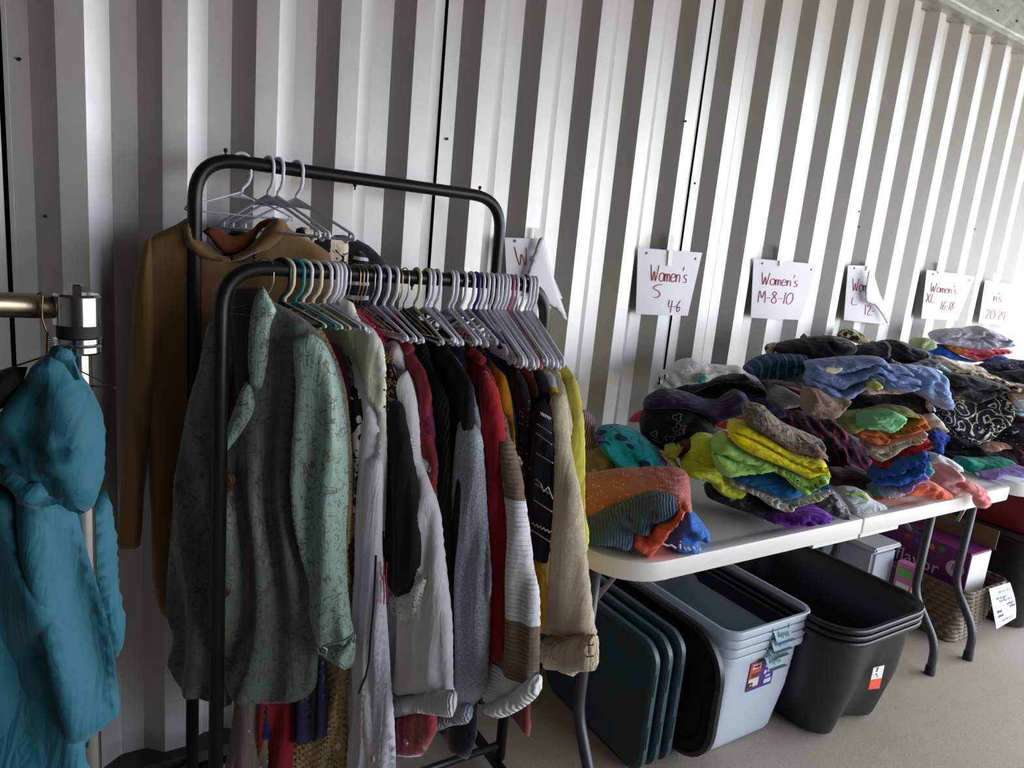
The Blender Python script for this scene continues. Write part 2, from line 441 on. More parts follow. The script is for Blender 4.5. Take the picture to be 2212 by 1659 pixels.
# rivets / screw dots on the sheet
SP = [(42, 128), (965, 300), (97, 467), (1500, 396), (1480, 262), (1855, 490), (1855, 457), (2105, 495)]
bm = bmesh.new()
for x, y in SP:
    q = at(x, y, 1, WALL_Y); i = (q.x-X0)/P_; fx = (i-math.floor(i))*P_
    dep = D_*(1-fx/S_) if fx < S_ else (0 if fx < S_+W1 else (D_*(fx-S_-W1)/S_ if fx < 2*S_+W1 else D_))
    q = at(x, y, 1, WALL_Y+dep-.002); tube(bm, [q, q+Vector((0, -.004, 0))], .0035, 8)
tag(bm_obj('trim_3', bm, plain('screw', (40, 38, 36), .5, .7)), kind='structure')

# ------------------------------------------------------------------ paper signs
M_PAPER = plain('paper', (226, 224, 230), .85, bump=.05); M_TAPE = plain('tape', (220, 218, 205), .35)
M_RED = plain('red_marker', (168, 52, 74), .8)
GL = {'W': [[(0, 1), (.18, 0), (.45, .62), (.62, 0), (.95, 1)]], 'o': [[(.45, .55), (.15, .42), (.12, .12), (.4, 0), (.68, .15), (.66, .45), (.4, .56)]],
 'm': [[(0, .5), (.05, 0), (.08, .4), (.25, .5), (.34, .38), (.36, 0), (.4, .38), (.58, .5), (.68, .38), (.72, 0)]],
 'e': [[(.05, .28), (.6, .32), (.5, .52), (.2, .5), (.06, .22), (.25, 0), (.6, .1)]], 'n': [[(0, .5), (.04, 0), (.1, .38), (.35, .5), (.5, .36), (.54, 0)]],
 "'": [[(.1, 1.0), (.04, .75)]], 's': [[(.5, .5), (.15, .48), (.1, .34), (.48, .2), (.45, .02), (.02, 0)]],
 'S': [[(.9, 1), (.4, .95), (.05, .7), (.55, .5), (.8, .25), (.5, 0), (.15, .02)]], '4': [[(.1, 1), (.02, .45), (.6, .45)], [(.55, .95), (.5, -.1)]],
 '-': [[(.05, .42), (.5, .45)]], '6': [[(.5, 1), (.15, .6), (.08, .2), (.35, 0), (.6, .15), (.5, .42), (.12, .32)]],
 'M': [[(0, 0), (.1, 1), (.38, .4), (.65, 1), (.75, 0)]], '8': [[(.55, .85), (.3, 1), (.1, .8), (.5, .45), (.6, .15), (.3, 0), (.05, .2), (.25, .5), (.55, .85)]],
 '1': [[(.2, 1), (.15, 0)]], '0': [[(.4, 1), (.05, .7), (.08, .15), (.45, 0), (.8, .3), (.75, .8), (.4, 1)]], 'L': [[(.1, 1), (.02, .05), (.6, .02)]],
 '2': [[(.05, .8), (.35, 1), (.6, .75), (.1, .05), (.7, .02)]], 'X': [[(.05, 1), (.55, 0)], [(.6, 1), (0, 0)]], ' ': []}
def smooth_line(pts, n=5):
    P = [Vector(p) for p in pts]; 
    if len(P) < 3: return P
    out = []
    for i in range(len(P)-1):
        p0, p1, p2, p3 = P[max(i-1, 0)], P[i], P[i+1], P[min(i+2, len(P)-1)]
        for s in range(n):
            t_ = s/n; out.append(.5*((2*p1)+(-p0+p2)*t_+(2*p0-5*p1+4*p2-p3)*t_*t_+(-p0+3*p1-3*p2+p3)*t_**3))
    out.append(P[-1]); return out
def write(bm, mapf, text, x, y, h, w, lw=.0012, clip=None):
    """handwriting: thin ribbons; mapf(s, t) -> point on the paper"""
    for ch in text:
        for st in GL.get(ch, []):
            L = smooth_line([(x+a*w, y+b*h) for a, b in st])
            if clip: L = [q for q in L if clip(q.x, q.y)]
            if len(L) < 2: continue
            tube(bm, [mapf(q.x, q.y) for q in L], lw, 5)
        adv = {"'": .25, '1': .42, ' ': .5, 'W': 1.0, 'm': .82, '-': .62}.get(ch, .78)
        x += adv*w
def sheet_map(c, bulge, y):
    TL, TR, BL, BR = [at(*q, 1, y) for q in c]
    def f(s, t_, off=0.):      # s 0..1 left-right, t_ 0..1 bottom-top
        p = (BL*(1-s)+BR*s)*(1-t_)+(TL*(1-s)+TR*s)*t_
        p = p.copy(); p.y -= bulge*(math.sin(s*math.pi)*.5+.5*(1-t_)*(.6+.4*math.sin(s*5)))+off; return p
    return f
def sheet(name, f, mat, parent=None, reg=None, n=16, th=.0006):
    bm = bmesh.new(); g = {}
    for i in range(n+1):
        for j in range(n+1):
            s, t_ = i/n, j/n
            if reg: s, t_ = reg(s, t_)
            g[i, j] = (bm.verts.new(f(s, t_)), bm.verts.new(f(s, t_, -th)))
    for i in range(n):
        for j in range(n):
            bm.faces.new([g[a][0] for a in ((i, j), (i+1, j), (i+1, j+1), (i, j+1))]); bm.faces.new([g[a][1] for a in ((i, j), (i, j+1), (i+1, j+1), (i+1, j))])
    for a, b in [((i, 0), (i+1, 0)) for i in range(n)]+[((n, j), (n, j+1)) for j in range(n)]+[((i+1, n), (i, n)) for i in range(n)][::-1]+[((0, j+1), (0, j)) for j in range(n)]:
        bm.faces.new((g[a][0], g[a][1], g[b][1], g[b][0]))
    return smooth_angle(bm_obj(name, bm, mat, parent, None, True), .7)
def sign(corners, lines, tape, label, bulge=.012, holes=((.12, .93), (.9, .9)), fold=None, clip=None):
    f = sheet_map(corners, bulge, WALL_Y-.008); ctr = f(.5, .5)
    root = empty('paper_sign', ctr, label, 'sign')
    if fold:
        # right part folded forward: sheet left of the fold line, plus a flap hanging over it
        fs, fb = fold      # fold line: s at top, s at bottom
        sheet('sheet', f, M_PAPER, root, reg=lambda s, t_: (s*(fs*t_+fb*(1-t_)), t_))
    else: sheet('sheet', f, M_PAPER, root)
    bm = bmesh.new()
    for (tx, x, y, h, w) in lines: write(bm, lambda s, t_: f(s, t_, .0016), tx, x, y, h, w, clip=clip)
    bm_obj('lettering', bm, M_RED, root)
    a = [at(*q, 1, WALL_Y-.02) for q in tape]; bm = bmesh.new()
    d = Vector((.009, 0, 0)); v = [bm.verts.new(q+o_+e) for e in (Vector((0, 0, 0)), Vector((0, -.0008, 0))) for q, o_ in ((a[0], -d), (a[0], d), (a[1], d), (a[1], -d))]
    for k in ((0, 3, 2, 1), (4, 5, 6, 7), (0, 1, 5, 4), (2, 3, 7, 6), (1, 2, 6, 5), (3, 0, 4, 7)): bm.faces.new([v[i] for i in k])
    bm_obj('tape_strip', bm, M_TAPE, root)
    if holes:
        bm = bmesh.new()
        for s, t_ in holes: tube(bm, [f(s, t_, .0008), f(s, t_, .0016)], .0042, 12)
        bm_obj('punched_hole', bm, plain('hole_grey', (96, 94, 94), .8), root)
    return root, f
sign(((1378, 535), (1517, 546), (1372, 678), (1485, 682)), [('Women\'s', .20, .52, .24, .125), ('S', .25, .27, .2, .16), ('4-6', .55, .06, .18, .12)],
     ((1452, 508), (1446, 575)), 'white paper sign reading Women\'s S 4-6 in red marker, taped to the ribbed wall')
sign(((1628, 558), (1768, 571), (1620, 686), (1728, 691)), [('Women\'s', .13, .58, .2, .12), ('M-8-10', .10, .27, .2, .15)],
     ((1691, 533), (1687, 575)), 'white paper sign reading Women\'s M-8-10 in red marker')
sign(((2002, 583), (2106, 597), (1988, 688), (2068, 692)), [('Women\'s', .11, .57, .19, .115), ('XL', .05, .35, .18, .13), ('16-18', .38, .22, .18, .12)],
     ((2034, 568), (2031, 592)), 'white paper sign reading Women\'s XL 16-18 above the grey folded tops')
# sign with its top right corner folded over (L 12-14)
r_, f_ = sign(((1832, 573), (1916, 575), (1821, 691), (1921, 702)), [('Wom', .12, .55, .22, .13), ('L', .12, .30, .13, .18), ('12-1', .38, .14, .18, .14)],
     ((1878, 566), (1874, 585)), 'white paper sign reading L 12-1 with its right half curled forward', holes=((.14, .95),),
     fold=(.56, 1.0), clip=lambda x, y: x < .60-(y-.5)*.2 or y < .3)
puff('folded_flap', [(1877, 583), (1888, 598), (1899, 632), (1918, 670), (1919, 702), (1905, 680), (1890, 660), (1872, 652), (1870, 625)], at(1890, 640, 1, WALL_Y-.045), 90, M_PAPER, .003, .001, .006, 'soft', .002, 1, parent=r_)
r_, f_ = sign(((1090, 513), (1166, 516), (1095, 640), (1215, 645)), [('Wo', .22, .55, .3, .3), ('X', .22, .02, .3, .3)],
     ((1161, 493), (1157, 540)), 'white paper sign with a large folded corner, behind the right end of the clothes rail', holes=((.25, .95),),
     fold=(.95, 1.0), clip=lambda x, y: x < .72 and x < .35+y*.5)
puff('folded_flap', [(1164, 516), (1176, 520), (1196, 600), (1218, 665), (1225, 692), (1200, 668), (1170, 650), (1130, 620), (1138, 595)], at(1170, 600, 1, WALL_Y-.04), 90, M_PAPER, .004, .001, .008, 'soft', .002, 2, parent=r_)
sign(((2128, 605), (2212, 618), (2112, 698), (2190, 706)), [("n's", .25, .55, .22, .12), ('-', .2, .38, .1, .12), ('20-24', .12, .14, .2, .14)],
     ((2148, 590), (2146, 606)), 'white paper sign reading 20-24, farthest to the right', holes=None)

# ------------------------------------------------------------------ clothes racks
M_BLK = plain('black_tube', (24, 24, 26), .38, .3, bump=.04)
RY, RZ = 1.32, 1.298; BY, BZ = 1.56, 1.497; RL, RR = .205, .908
rk = empty('clothes_rack', (.56, 1.44, 0), 'black tubular steel double clothes rack with a lower front rail and a higher back rail', 'clothes rack')
def rail(y, z, xl, xr, name):
    pts = rounded([(xl, y, .05), (xl, y, z), (xr, y, z), (xr, y, .05)], .085, 10)
    bm = bmesh.new(); tube(bm, pts, .014, 16); return bm_obj(name, bm, M_BLK, rk, None, True)
rail(RY, RZ, RL, RR, 'front_rail_frame'); rail(BY, BZ, .19, .905, 'back_rail_frame')
for x in (RL-.005, RR-.005):
    bm = bmesh.new(); tube(bm, [(x, 1.02, .03), (x, 1.66, .03)], .014, 12); bm_obj('foot_bar', bm, M_BLK, rk, None, True)
for y in (RY, BY):
    bm = bmesh.new(); tube(bm, [(RL, y, .09), (RR, y, .09)], .010, 10); bm_obj('lower_cross_bar', bm, M_BLK, rk, None, True)
for (x, y, z) in ((.26, RY, RZ), (.845, RY, RZ), (.247, BY, BZ), (.838, BY, BZ), (.57, RY, RZ-.034), (.52, BY, BZ-.034)):
    bm = bmesh.new(); bmesh.ops.create_uvsphere(bm, u_segments=10, v_segments=8, radius=.0045)
    bmesh.ops.translate(bm, verts=bm.verts, vec=(x, y, z+.019)); tube(bm, [(x, y, z+.008), (x, y, z+.018)], .002, 6)
    bm_obj('bolt', bm, M_BLK, rk, None, True)

# chrome rack at the far left
M_CHR = plain('chrome', (205, 205, 208), .12, 1.); M_CHD = plain('chrome_worn', (150, 138, 118), .28, 1., bump=.2, bsc=40)
cr = empty('chrome_clothes_rack', (-.01, .9, 0), 'chrome steel clothes rack post and rail at the left edge, holding the teal shirt', 'clothes rack')
bx_, by_ = at(167, 650, 1, .9).x, .9
zt = at(167, 634, 1, .9).z; z1 = at(167, 704, 1, .9).z; z2 = at(168, 742, 1, .9).z; z3 = at(168, 763, 1, .9).z
bm = bmesh.new(); lathe(bm, [(.019, z1), (.0235, z1+.002), (.0235, zt-.003), (.021, zt)], bx_, by_, 32); smooth_angle(bm_obj('top_collar', bm, M_CHR, cr))
bm = bmesh.new(); lathe(bm, [(.021, z1-.012), (.021, z1+.001)], bx_, by_, 32); smooth_angle(bm_obj('rubber_ring', bm, plain('rubber', (15, 15, 15), .7), cr))
bm = bmesh.new(); lathe(bm, [(.02, z3), (.0235, z3+.003), (.0235, z2-.002), (.022, z2), (.0235, z2+.002), (.0235, z1-.013), (.02, z1-.012)], bx_, by_, 32); smooth_angle(bm_obj('lower_collar', bm, M_CHR, cr))
bm = bmesh.new(); lathe(bm, [(.0125, .02), (.0125, z3+.002)], bx_, by_, 28); smooth_angle(bm_obj('post', bm, M_CHR, cr))
bm = bmesh.new(); lathe(bm, [(.0085, zt-.001), (.0085, zt+.009), (.006, zt+.0105)], bx_, by_, 6); bm_obj('hex_bolt', bm, M_CHR, cr)
zr = at(60, 660, 1, .9).z
bm = bmesh.new(); tube(bm, [(-1.2, by_, zr), (bx_-.018, by_, zr)], .0135, 20); bm_obj('rail', bm, M_CHD, cr, None, True)
bm = bmesh.new(); lathe(bm, [(.0125, .02), (.0125, zr)], -1.15, by_, 20); bm_obj('post', bm, M_CHR, cr)
bm = bmesh.new()
for x in (bx_, -1.15): tube(bm, [(x, .6, .02), (x, 1.2, .02)], .0125, 12)
bm_obj('base_bar', bm, M_CHR, cr, None, True)
# dark upright at the very left edge
# ------------------------------------------------------------------ tables
M_HDPE = plain('table_plastic', (222, 220, 214), .42, bump=.10, bsc=260); M_LEG = plain('leg_grey', (70, 68, 72), .42, .35, bump=.05)
M_ZN = plain('zinc', (170, 170, 172), .3, 1.)
TY0, TY1, TZ = .985, 1.685, .74
def tabletop(x0, x1, y0, y1, r, parent, name, hinge=None):
    """moulded slab: radiused vertical corners at the free end, raised rounded lip"""
    bm = bmesh.new(); loops = []
    def lp(ins, z):
        out = []
        rr = {k: max(.004, r[k]-ins) for k in range(4)}
        for idx, (cx, cy, a0, sx, sy) in enumerate(((x1, y0, -90, -1, 1), (x1, y1, 0, -1, -1), (x0, y1, 90, 1, -1), (x0, y0, 180, 1, 1))):
            q = rr[idx]; cxx = cx+sx*(ins+q); cyy = cy+sy*(ins+q)
            for k in range(9):
                a = math.radians(a0+90*k/8); out.append((cxx+q*math.cos(a), cyy+q*math.sin(a), z))
        return out
    for ins, z in ((.012, TZ-.044), (.001, TZ-.045), (0, TZ-.040), (0, TZ-.006), (.002, TZ-.001), (.006, TZ), (.030, TZ), (.034, TZ-.0022), (.05, TZ-.0024)): loops.append(lp(ins, z))
    loft(bm, loops); o = bm_obj(name, bm, M_HDPE, parent); smooth_angle(o, .7); return o
def leg_u(X, yf, yb, ff, fb, parent, side, hinge):
    """front and back leg of a wishbone frame with its rubber tips and cross bar; side=+1 flares outwards"""
    for (ya, yb_) in ((yf, ff), (yb, fb)):
        bm = bmesh.new(); pts = rounded([(X, ya, TZ-.04), (X, ya, .27), (X, yb_, .115), (X, yb_, .0)], .05, 8)
        tube(bm, pts, .0145, 14); l = bm_obj('leg', bm, M_LEG, parent, None, True)
        bm = bmesh.new(); lathe(bm, [(.0165, .0), (.0175, .004), (.0170, .032), (.0145, .034)], X, yb_, 14); bm_obj('rubber_tip', bm, plain('tip', (30, 29, 30), .7), l, None, True)
    bm = bmesh.new(); tube(bm, [(X, yf, .50), (X, yb, .50)], .008, 10); bm_obj('cross_bar', bm, M_LEG, parent, None, True)
    bm = bmesh.new(); tube(bm, [(X, yf-.02, TZ-.052), (X, yb+.02, TZ-.052)], .011, 10); bm_obj('top_bar', bm, M_LEG, parent, None, True)
    ym = (yf+yb)/2
    bm = bmesh.new(); tube(bm, [(X-side*.02, yf+.05, .50), (X-side*.20, ym-.10, .64), (X-side*.36, ym-.10, TZ-.05)], .007, 8)
    tube(bm, [(X-side*.02, yb-.05, .50), (X-side*.20, ym+.10, .64), (X-side*.36, ym+.10, TZ-.05)], .007, 8)
    bm_obj('folding_brace', bm, M_ZN, parent, None, True)
    bm = bmesh.new(); tube(bm, [(X-side*.20, ym-.12, .64), (X-side*.20, ym-.085, .64)], .014, 12); tube(bm, [(X-side*.20, ym+.12, .64), (X-side*.20, ym+.085, .64)], .014, 12)
    bm_obj('brace_ring', bm, M_ZN, parent, None, True)
ft = empty('folding_table', (1.79, 1.33, 0), 'white plastic folding table covered in piles of clothes, nearest the clothes rack', 'table')
tabletop(.935, 1.805, TY0, TY1, (.006, .006, .10, .13), ft, 'tabletop_half'); tabletop(1.808, 2.70, TY0, TY1, (.05, .05, .006, .006), ft, 'tabletop_half')
leg_u(1.01, 1.15, 1.50, 1.06, 1.60, ft, -1, 0); leg_u(2.59, 1.176, 1.50, 1.066, 1.60, ft, 1, 0)
bm = bmesh.new(); tube(bm, [(1.38, 1.14, TZ-.056), (2.25, 1.14, TZ-.056)], .011, 8); tube(bm, [(1.38, 1.54, TZ-.056), (2.25, 1.54, TZ-.056)], .011, 8); bm_obj('side_rail', bm, M_LEG, ft, None, True)
bm = bmesh.new(); box(bm, 1.60, 1.80, TY0+.004, TY0+.05, TZ-.058, TZ-.044); box(bm, 1.81, 2.0, TY0+.004, TY0+.05, TZ-.058, TZ-.044); bm_obj('hinge_block', bm, M_HDPE, ft)
TX, TY2 = 2.735, 1.0
ft2 = empty('folding_table', (3.65, 1.34, 0), 'second white folding table, at the right edge of the picture', 'table')
tabletop(TX, TX+1.75, TY2-.03, TY2+.67, (.06, .06, .06, .07), ft2, 'tabletop'); leg_u(2.845, 1.156, 1.50, 1.056, 1.60, ft2, -1, 0); leg_u(4.37, 1.156, 1.50, 1.056, 1.60, ft2, 1, 0)

# ------------------------------------------------------------------ bins under the table
def bin_mesh(x0, x1, y0, y1, z0, z1, tap, r, lip=.014, lip_h=.028, wall=.0022, indent=0.):
    """open tapered bin with a rolled rim; returns bmesh"""
    bm = bmesh.new(); loops = []
    def lp(ins, z, rr):
        L = rrect(x0+ins, x1-ins, y0+ins, y1-ins, rr, 7); out = []
        for x, y in L:
            if indent and abs(x-(x0+x1)/2) < (x1-x0)*.22 and y < y0+ins+.01: y += indent*max(0, 1-(z-z0)/(z1-z0)*1.25)*(math.cos((x-(x0+x1)/2)/((x1-x0)*.22)*math.pi)*.5+.5)
            out.append((x, y, z))
        # extra points along the front side so an indent can show
        return out
    def dens(L, z, ins):
        out = []
        n = len(L)
        for i in range(n):
            a, b = Vector(L[i]), Vector(L[(i+1) % n]); k = 10 if i % 8 == 7 else 1
            for s in range(k): out.append(a.lerp(b, s/k))
        if indent:
            o2 = []
            for q in out:
                c_ = (x0+x1)/2; w_ = (x1-x0)*.26; u_ = abs(q.x-c_)/w_
                if u_ < 1 and q.y < y0+ins+.012: q = q+Vector((0, indent*max(0, min(1, 1.15-(z-z0)/(z1-z0)*1.3))*(math.cos(u_*math.pi)*.5+.5), 0))
                o2.append(q)
            out = o2
        return out
    H_ = z1-z0
    prof = [(tap+.02, z0), (tap+.006, z0+.004), (tap, z0+.02), (tap*.5, z0+H_*.5), (.004+lip, z1-lip_h*1.2), (lip, z1-lip_h), (.001, z1-lip_h+.001), (0, z1-lip_h+.003), (0, z1-.003), (.002, z1), (lip*.8, z1), (lip*.8+wall, z1-.004),
            (lip+wall+.004, z1-lip_h), (tap*.5+wall, z0+H_*.5), (tap+wall, z0+.02), (tap+.02, z0+.006)]
    for ins, z in prof: loops.append(dens(lp(ins, z, max(.01, r-ins*.4)), z, ins))
    loft(bm, loops); return bm
t = NT('clear_plastic'); t.set('Base Color', c4((222, 230, 242))); t.set('Roughness', .28); t.set('Transmission Weight', .35); t.set('IOR', 1.3); t.set('Specular IOR Level', .5); t.set('Alpha', .82); M_CLR = t.m
t = NT('clear_plastic_base'); M_LATCH = plain('latch_blue', (118, 152, 164), .45)
def text_mesh(txt, size, ext=.0005):
    cu = bpy.data.curves.new('txt', 'FONT'); cu.body = txt; cu.size = size; cu.extrude = ext; cu.align_x = 'CENTER'; cu.align_y = 'CENTER'; cu.resolution_u = 2
    o = bpy.data.objects.new('tmp', cu); C.objects.link(o); dg = bpy.context.evaluated_depsgraph_get()
    me = bpy.data.meshes.new_from_object(o.evaluated_get(dg)); C.objects.unlink(o); bpy.data.objects.remove(o); return me
def text(txt, size, mw, mat, parent, name='lettering', sx=1.):
    me = text_mesh(txt, size); me.transform(Matrix.Diagonal((sx, 1, 1, 1))); me.materials.clear(); return link(name, me, mat, parent, mw, False)
def frame(o, xa, ya, za=None):
    xa = Vector(xa).normalized(); ya = Vector(ya); ya = (ya-xa*ya.dot(xa)).normalized(); za = xa.cross(ya)
    mw = Matrix((xa, ya, za)).transposed().to_4x4(); mw.translation = o; return mw
bx0, bx1, by0, by1 = 1.462, 1.835, 1.082, 1.63
order = ['topmost', 'second from the top', 'third from the top', 'bottom one']
for k in range(4):
    top = .408-.026*k; bot = .080-.0265*k
    root = empty('storage_bin', ((bx0+bx1)/2, (by0+by1)/2, bot), 'clear storage bin with blue-grey latch, %s of the nested stack' % order[k], 'storage bin', 'clear nested bins')
    dx = -.004*k
    bm = bin_mesh(bx0+dx, bx1+dx, by0, by1, bot, top, .042, .05, .012, .022)
    smooth_angle(bm_obj('bin_body', bm, M_CLR, root), .6)
    bm = bmesh.new()
    if k == 0:
        for j in range(6):
            y = 1.15+j*.085; box(bm, bx1-.013, bx1-.011, y, y+.002, top-.055, top-.004)
        bm_obj('rim_rib', bm, plain('rib_white', (205, 220, 240), .3), root)
    else: bm.free()
    # latch: bent plate hanging open from the rim
    xc = 1.672-.006*k; w = .070; zt_ = top-.024; yf = by0-.001
    ang = .75 if k != 2 else 1.0
    a = Vector((xc, yf, zt_)); d1 = Vector((0, -.026*math.sin(ang), -.030*math.cos(ang)-.004)); d2 = Vector((0, -.012, .002 if k != 2 else .010))
    bm = bmesh.new()
    for p, q in ((a, a+d1), (a+d1, a+d1+d2)):
        nrm = Vector((1, 0, 0)).cross(q-p).normalized()*.0018
        v = [bm.verts.new(pt+Vector((s*w/2, 0, 0))+nrm*e) for e in (0, 1) for pt, s in ((p, -1), (p, 1), (q, 1), (q, -1))]
        for kk in ((0, 3, 2, 1), (4, 5, 6, 7), (0, 1, 5, 4), (2, 3, 7, 6), (1, 2, 6, 5), (3, 0, 4, 7)): bm.faces.new([v[i] for i in kk])
    for s in (-1, 1): tube(bm, [a+Vector((s*w*.5-.003, 0, -.002)), a+Vector((s*w*.5-.003, .002, .010))], .003, 6)
    lt = bm_obj('latch', bm, M_LATCH, root)
    nn = Vector((1, 0, 0)).cross(d1).normalized(); 
    if nn.y > 0: nn = -nn
    ctr = a+d1*.5+nn*.0024
    text('Hefty', .021, frame(ctr, (-1, 0, 0), d1), plain('latch_dark', (70, 100, 112), .5), lt)
    if k == 3:
        # product sticker on the lowest body, seen below the rims
        def sp(u, v): # local on front face: u right, v up; face leans with the taper
            u, v = u*1.2, v*1.2; z = .238+v; ins = .021-(z-.165)*.036; return Vector((1.648+u, by0+ins+.0035, z))
        fw_ = (sp(0, .05)-sp(0, -.05)).normalized(); fx_ = Vector((1, 0, 0)); fn = fx_.cross(fw_)
        st = None
        def rect(u0, v0, u1, v1, col, off, nm, par):
            bm = bmesh.new(); q = [sp(u0, v0), sp(u1, v0), sp(u1, v1), sp(u0, v1)]
            v = [bm.verts.new(p+fn*(off+e)) for e in (0, .0003) for p in q]
            for kk in ((0, 3, 2, 1), (4, 5, 6, 7), (0, 1, 5, 4), (2, 3, 7, 6), (1, 2, 6, 5), (3, 0, 4, 7)): bm.faces.new([v[i] for i in kk])
            return bm_obj(nm, bm, plain('st_%d_%d_%d' % col, col, .4), par)
        st = rect(-.052, -.038, .040, .040, (62, 44, 128), .006, 'sticker', root)
        rect(-.052, -.030, -.012, .040, (206, 78, 50), .0065, 'red_panel', root)
        rect(-.050, -.026, -.014, -.004, (216, 210, 204), .0070, 'white_panel', root)
        rect(-.044, .022, -.016, .035, (236, 234, 236), .0070, 'name_panel', root)
        rect(-.050, -.028, -.034, -.014, (26, 22, 30), .0075, 'size_panel', root)
        rect(.008, -.030, .034, -.018, (200, 200, 216), .0070, 'barcode_panel', root)
        rect(-.044, -.002, -.014, .010, (70, 58, 60), .0070, 'picture_panel', root)
        text('Hefty', .013, frame(sp(-.030, .0285)+fn*.0078, fx_, fw_), plain('ink', (20, 20, 24), .6), root)
        text('34', .010, frame(sp(-.042, -.021)+fn*.0082, fx_, fw_), plain('ink_w', (235, 235, 235), .6), root)
        for u, v in ((.010, .022), (.008, .004)): rect(u-.005, v-.006, u+.003, v+.004, (226, 222, 236), .0070, 'symbol', root)
        for u, v in ((.026, .022), (.024, .004), (.020, -.010)): rect(u-.010, v-.003, u+.008, v+.003, (196, 190, 222), .0070, 'small_print', root)
M_BB = plain('black_plastic', (30, 29, 32), .36, bump=.12, bsc=300)
ordb = ['top one', 'middle one', 'bottom one']
for k in range(3):
    top = .405-.020*k; bot = .046-.0205*k
    root = empty('storage_tote', (2.03, 1.29, bot), 'black plastic tote, %s of three nested beside the table leg' % ordb[k], 'storage bin', 'black nested totes')
    smooth_angle(bm_obj('tote_body', bin_mesh(1.785-.002*k, 2.262-.002*k, .945, 1.64, bot, top, .062, .115, .016, .014, .003, .035), M_BB, root), .8)
    if k == 2:
        q = [at(*fr(p, 'C'), 1, .995) for p in ((877, 1045), (942, 1030), (912, 1165), (846, 1172))]
        q = [v+Vector((0, -.022, 0)) for v in q]
        # price sticker on the front face
        bm = bmesh.new(); mid = [q[3].lerp(q[0], .45), q[2].lerp(q[1], .45)]
        def quad(bm, a, b, c, d, th=.0006):
            v = [bm.verts.new(p+Vector((0, e, 0))) for e in (0, -th) for p in (a, b, c, d)]
            for kk in ((0, 3, 2, 1), (4, 5, 6, 7), (0, 1, 5, 4), (2, 3, 7, 6), (1, 2, 6, 5), (3, 0, 4, 7)): bm.faces.new([v[i] for i in kk])
        quad(bm, mid[0], mid[1], q[1], q[0]); s1 = bm_obj('price_sticker', bm, plain('sticker_white', (222, 218, 214), .5), root)
        bm = bmesh.new(); quad(bm, q[3], q[2], mid[1], mid[0]); bm_obj('orange_label', bm, plain('sticker_orange', (224, 76, 44), .5), root)
        bm = bmesh.new()
        for a_, b_, s_ in ((.35, .62, .3), (.3, .78, .4), (.5, .52, .2), (.3, .88, .5)):
            p = q[3].lerp(q[2], a_).lerp(q[0].lerp(q[1], a_), b_); quad(bm, p, p+Vector((.02*s_, 0, 0)), p+Vector((.02*s_, 0, .006)), p+Vector((0, 0, .006)), .0012)
        bm_obj('print_mark', bm, plain('ink', (20, 20, 24), .6), root)
# lids stood on edge
def lid(X, y0, y1, z1, mat, label, r=.09, th=.016, lean=0., group=None, nm='bin_lid', tabs=True):
    root = empty(nm, (X, (y0+y1)/2, 0), label, 'lid', group)
    bm = bmesh.new(); loops = []
    for ins, x in ((.012, X+th*.5), (0, X+th*.5-.002), (0, X-th*.3), (.006, X-th*.5), (.014, X-th*.55), (.022, X-th*.35), (.045, X-th*.30), (.055, X-th*.02), (.09, X)):
        loops.append([(x+lean*(z/z1), y, z) for y, z in rrect(y0+ins, y1-ins, .002+ins, z1-ins, max(.02, r-ins), 8)])
    loft(bm, loops[::-1]); smooth_angle(bm_obj('panel', bm, mat, root), .5)
    for z in ((z1*.32, z1*.72) if tabs else ()):
        bm = bmesh.new(); box(bm, X-th*.25, X+th*.25, y0-.0025, y0+.004, z-.035, z+.035); bmesh.ops.bevel(bm, geom=bm.edges[:], offset=.002, segments=2, affect='EDGES')
        bm_obj('latch_tab', bm, mat, root)
    return root
M_GRN = plain('green_plastic', (58, 82, 86), .42, bump=.1, bsc=200)
lid(1.425, 1.06, 1.62, .405, M_BB, 'large black plastic lid standing on edge beside the clear bins', .13, .022, tabs=False)
for k, X in enumerate((1.345, 1.298, 1.252)):
    lid(X, 1.135-.03*k*0, 1.60, .402-.004*k, M_GRN, 'dark green plastic lid standing on edge, %s' % ['nearest the black lid', 'middle one of three', 'nearest the table leg'][k], .06, .020, group='green lids')
# totes at the right edge
root = empty('storage_tote', (3.5, 1.35, 0), 'large black storage tote standing behind the wicker basket at the right edge', 'storage bin')
smooth_angle(bm_obj('tote_body', bin_mesh(3.235, 3.95, 1.02, 1.62, .002, .395, .05, .10, .014, .02, .003), M_BB, root))
bm = bmesh.new(); loft(bm, [[(x, y, z) for x, y in rrect(3.24+i, 3.945-i, 1.025+i, 1.615-i, .10, 7)] for i, z in ((.0, .397), (-.006, .40), (-.006, .412), (0, .414), (.05, .415))])
smooth_angle(bm_obj('tote_lid', bm, plain('black_lid', (52, 50, 52), .4), root))
root = empty('storage_tote', (3.5, 1.35, .415), 'dark red storage tote resting on the black tote at the right edge', 'storage bin')
M_MAR = plain('maroon_plastic', (122, 34, 40), .42, bump=.08)
smooth_angle(bm_obj('tote_body', bin_mesh(3.25, 3.95, 1.03, 1.62, .416, .60, .02, .10, .014, .02, .003), M_MAR, root))
bm = bmesh.new(); loft(bm, [[(x, y, z) for x, y in rrect(3.245+i, 3.955-i, 1.025+i, 1.625-i, .10, 7)] for i, z in ((.0, .601), (-.006, .604), (-.006, .618), (0, .62), (.05, .622))])
smooth_angle(bm_obj('tote_lid', bm, M_MAR, root))

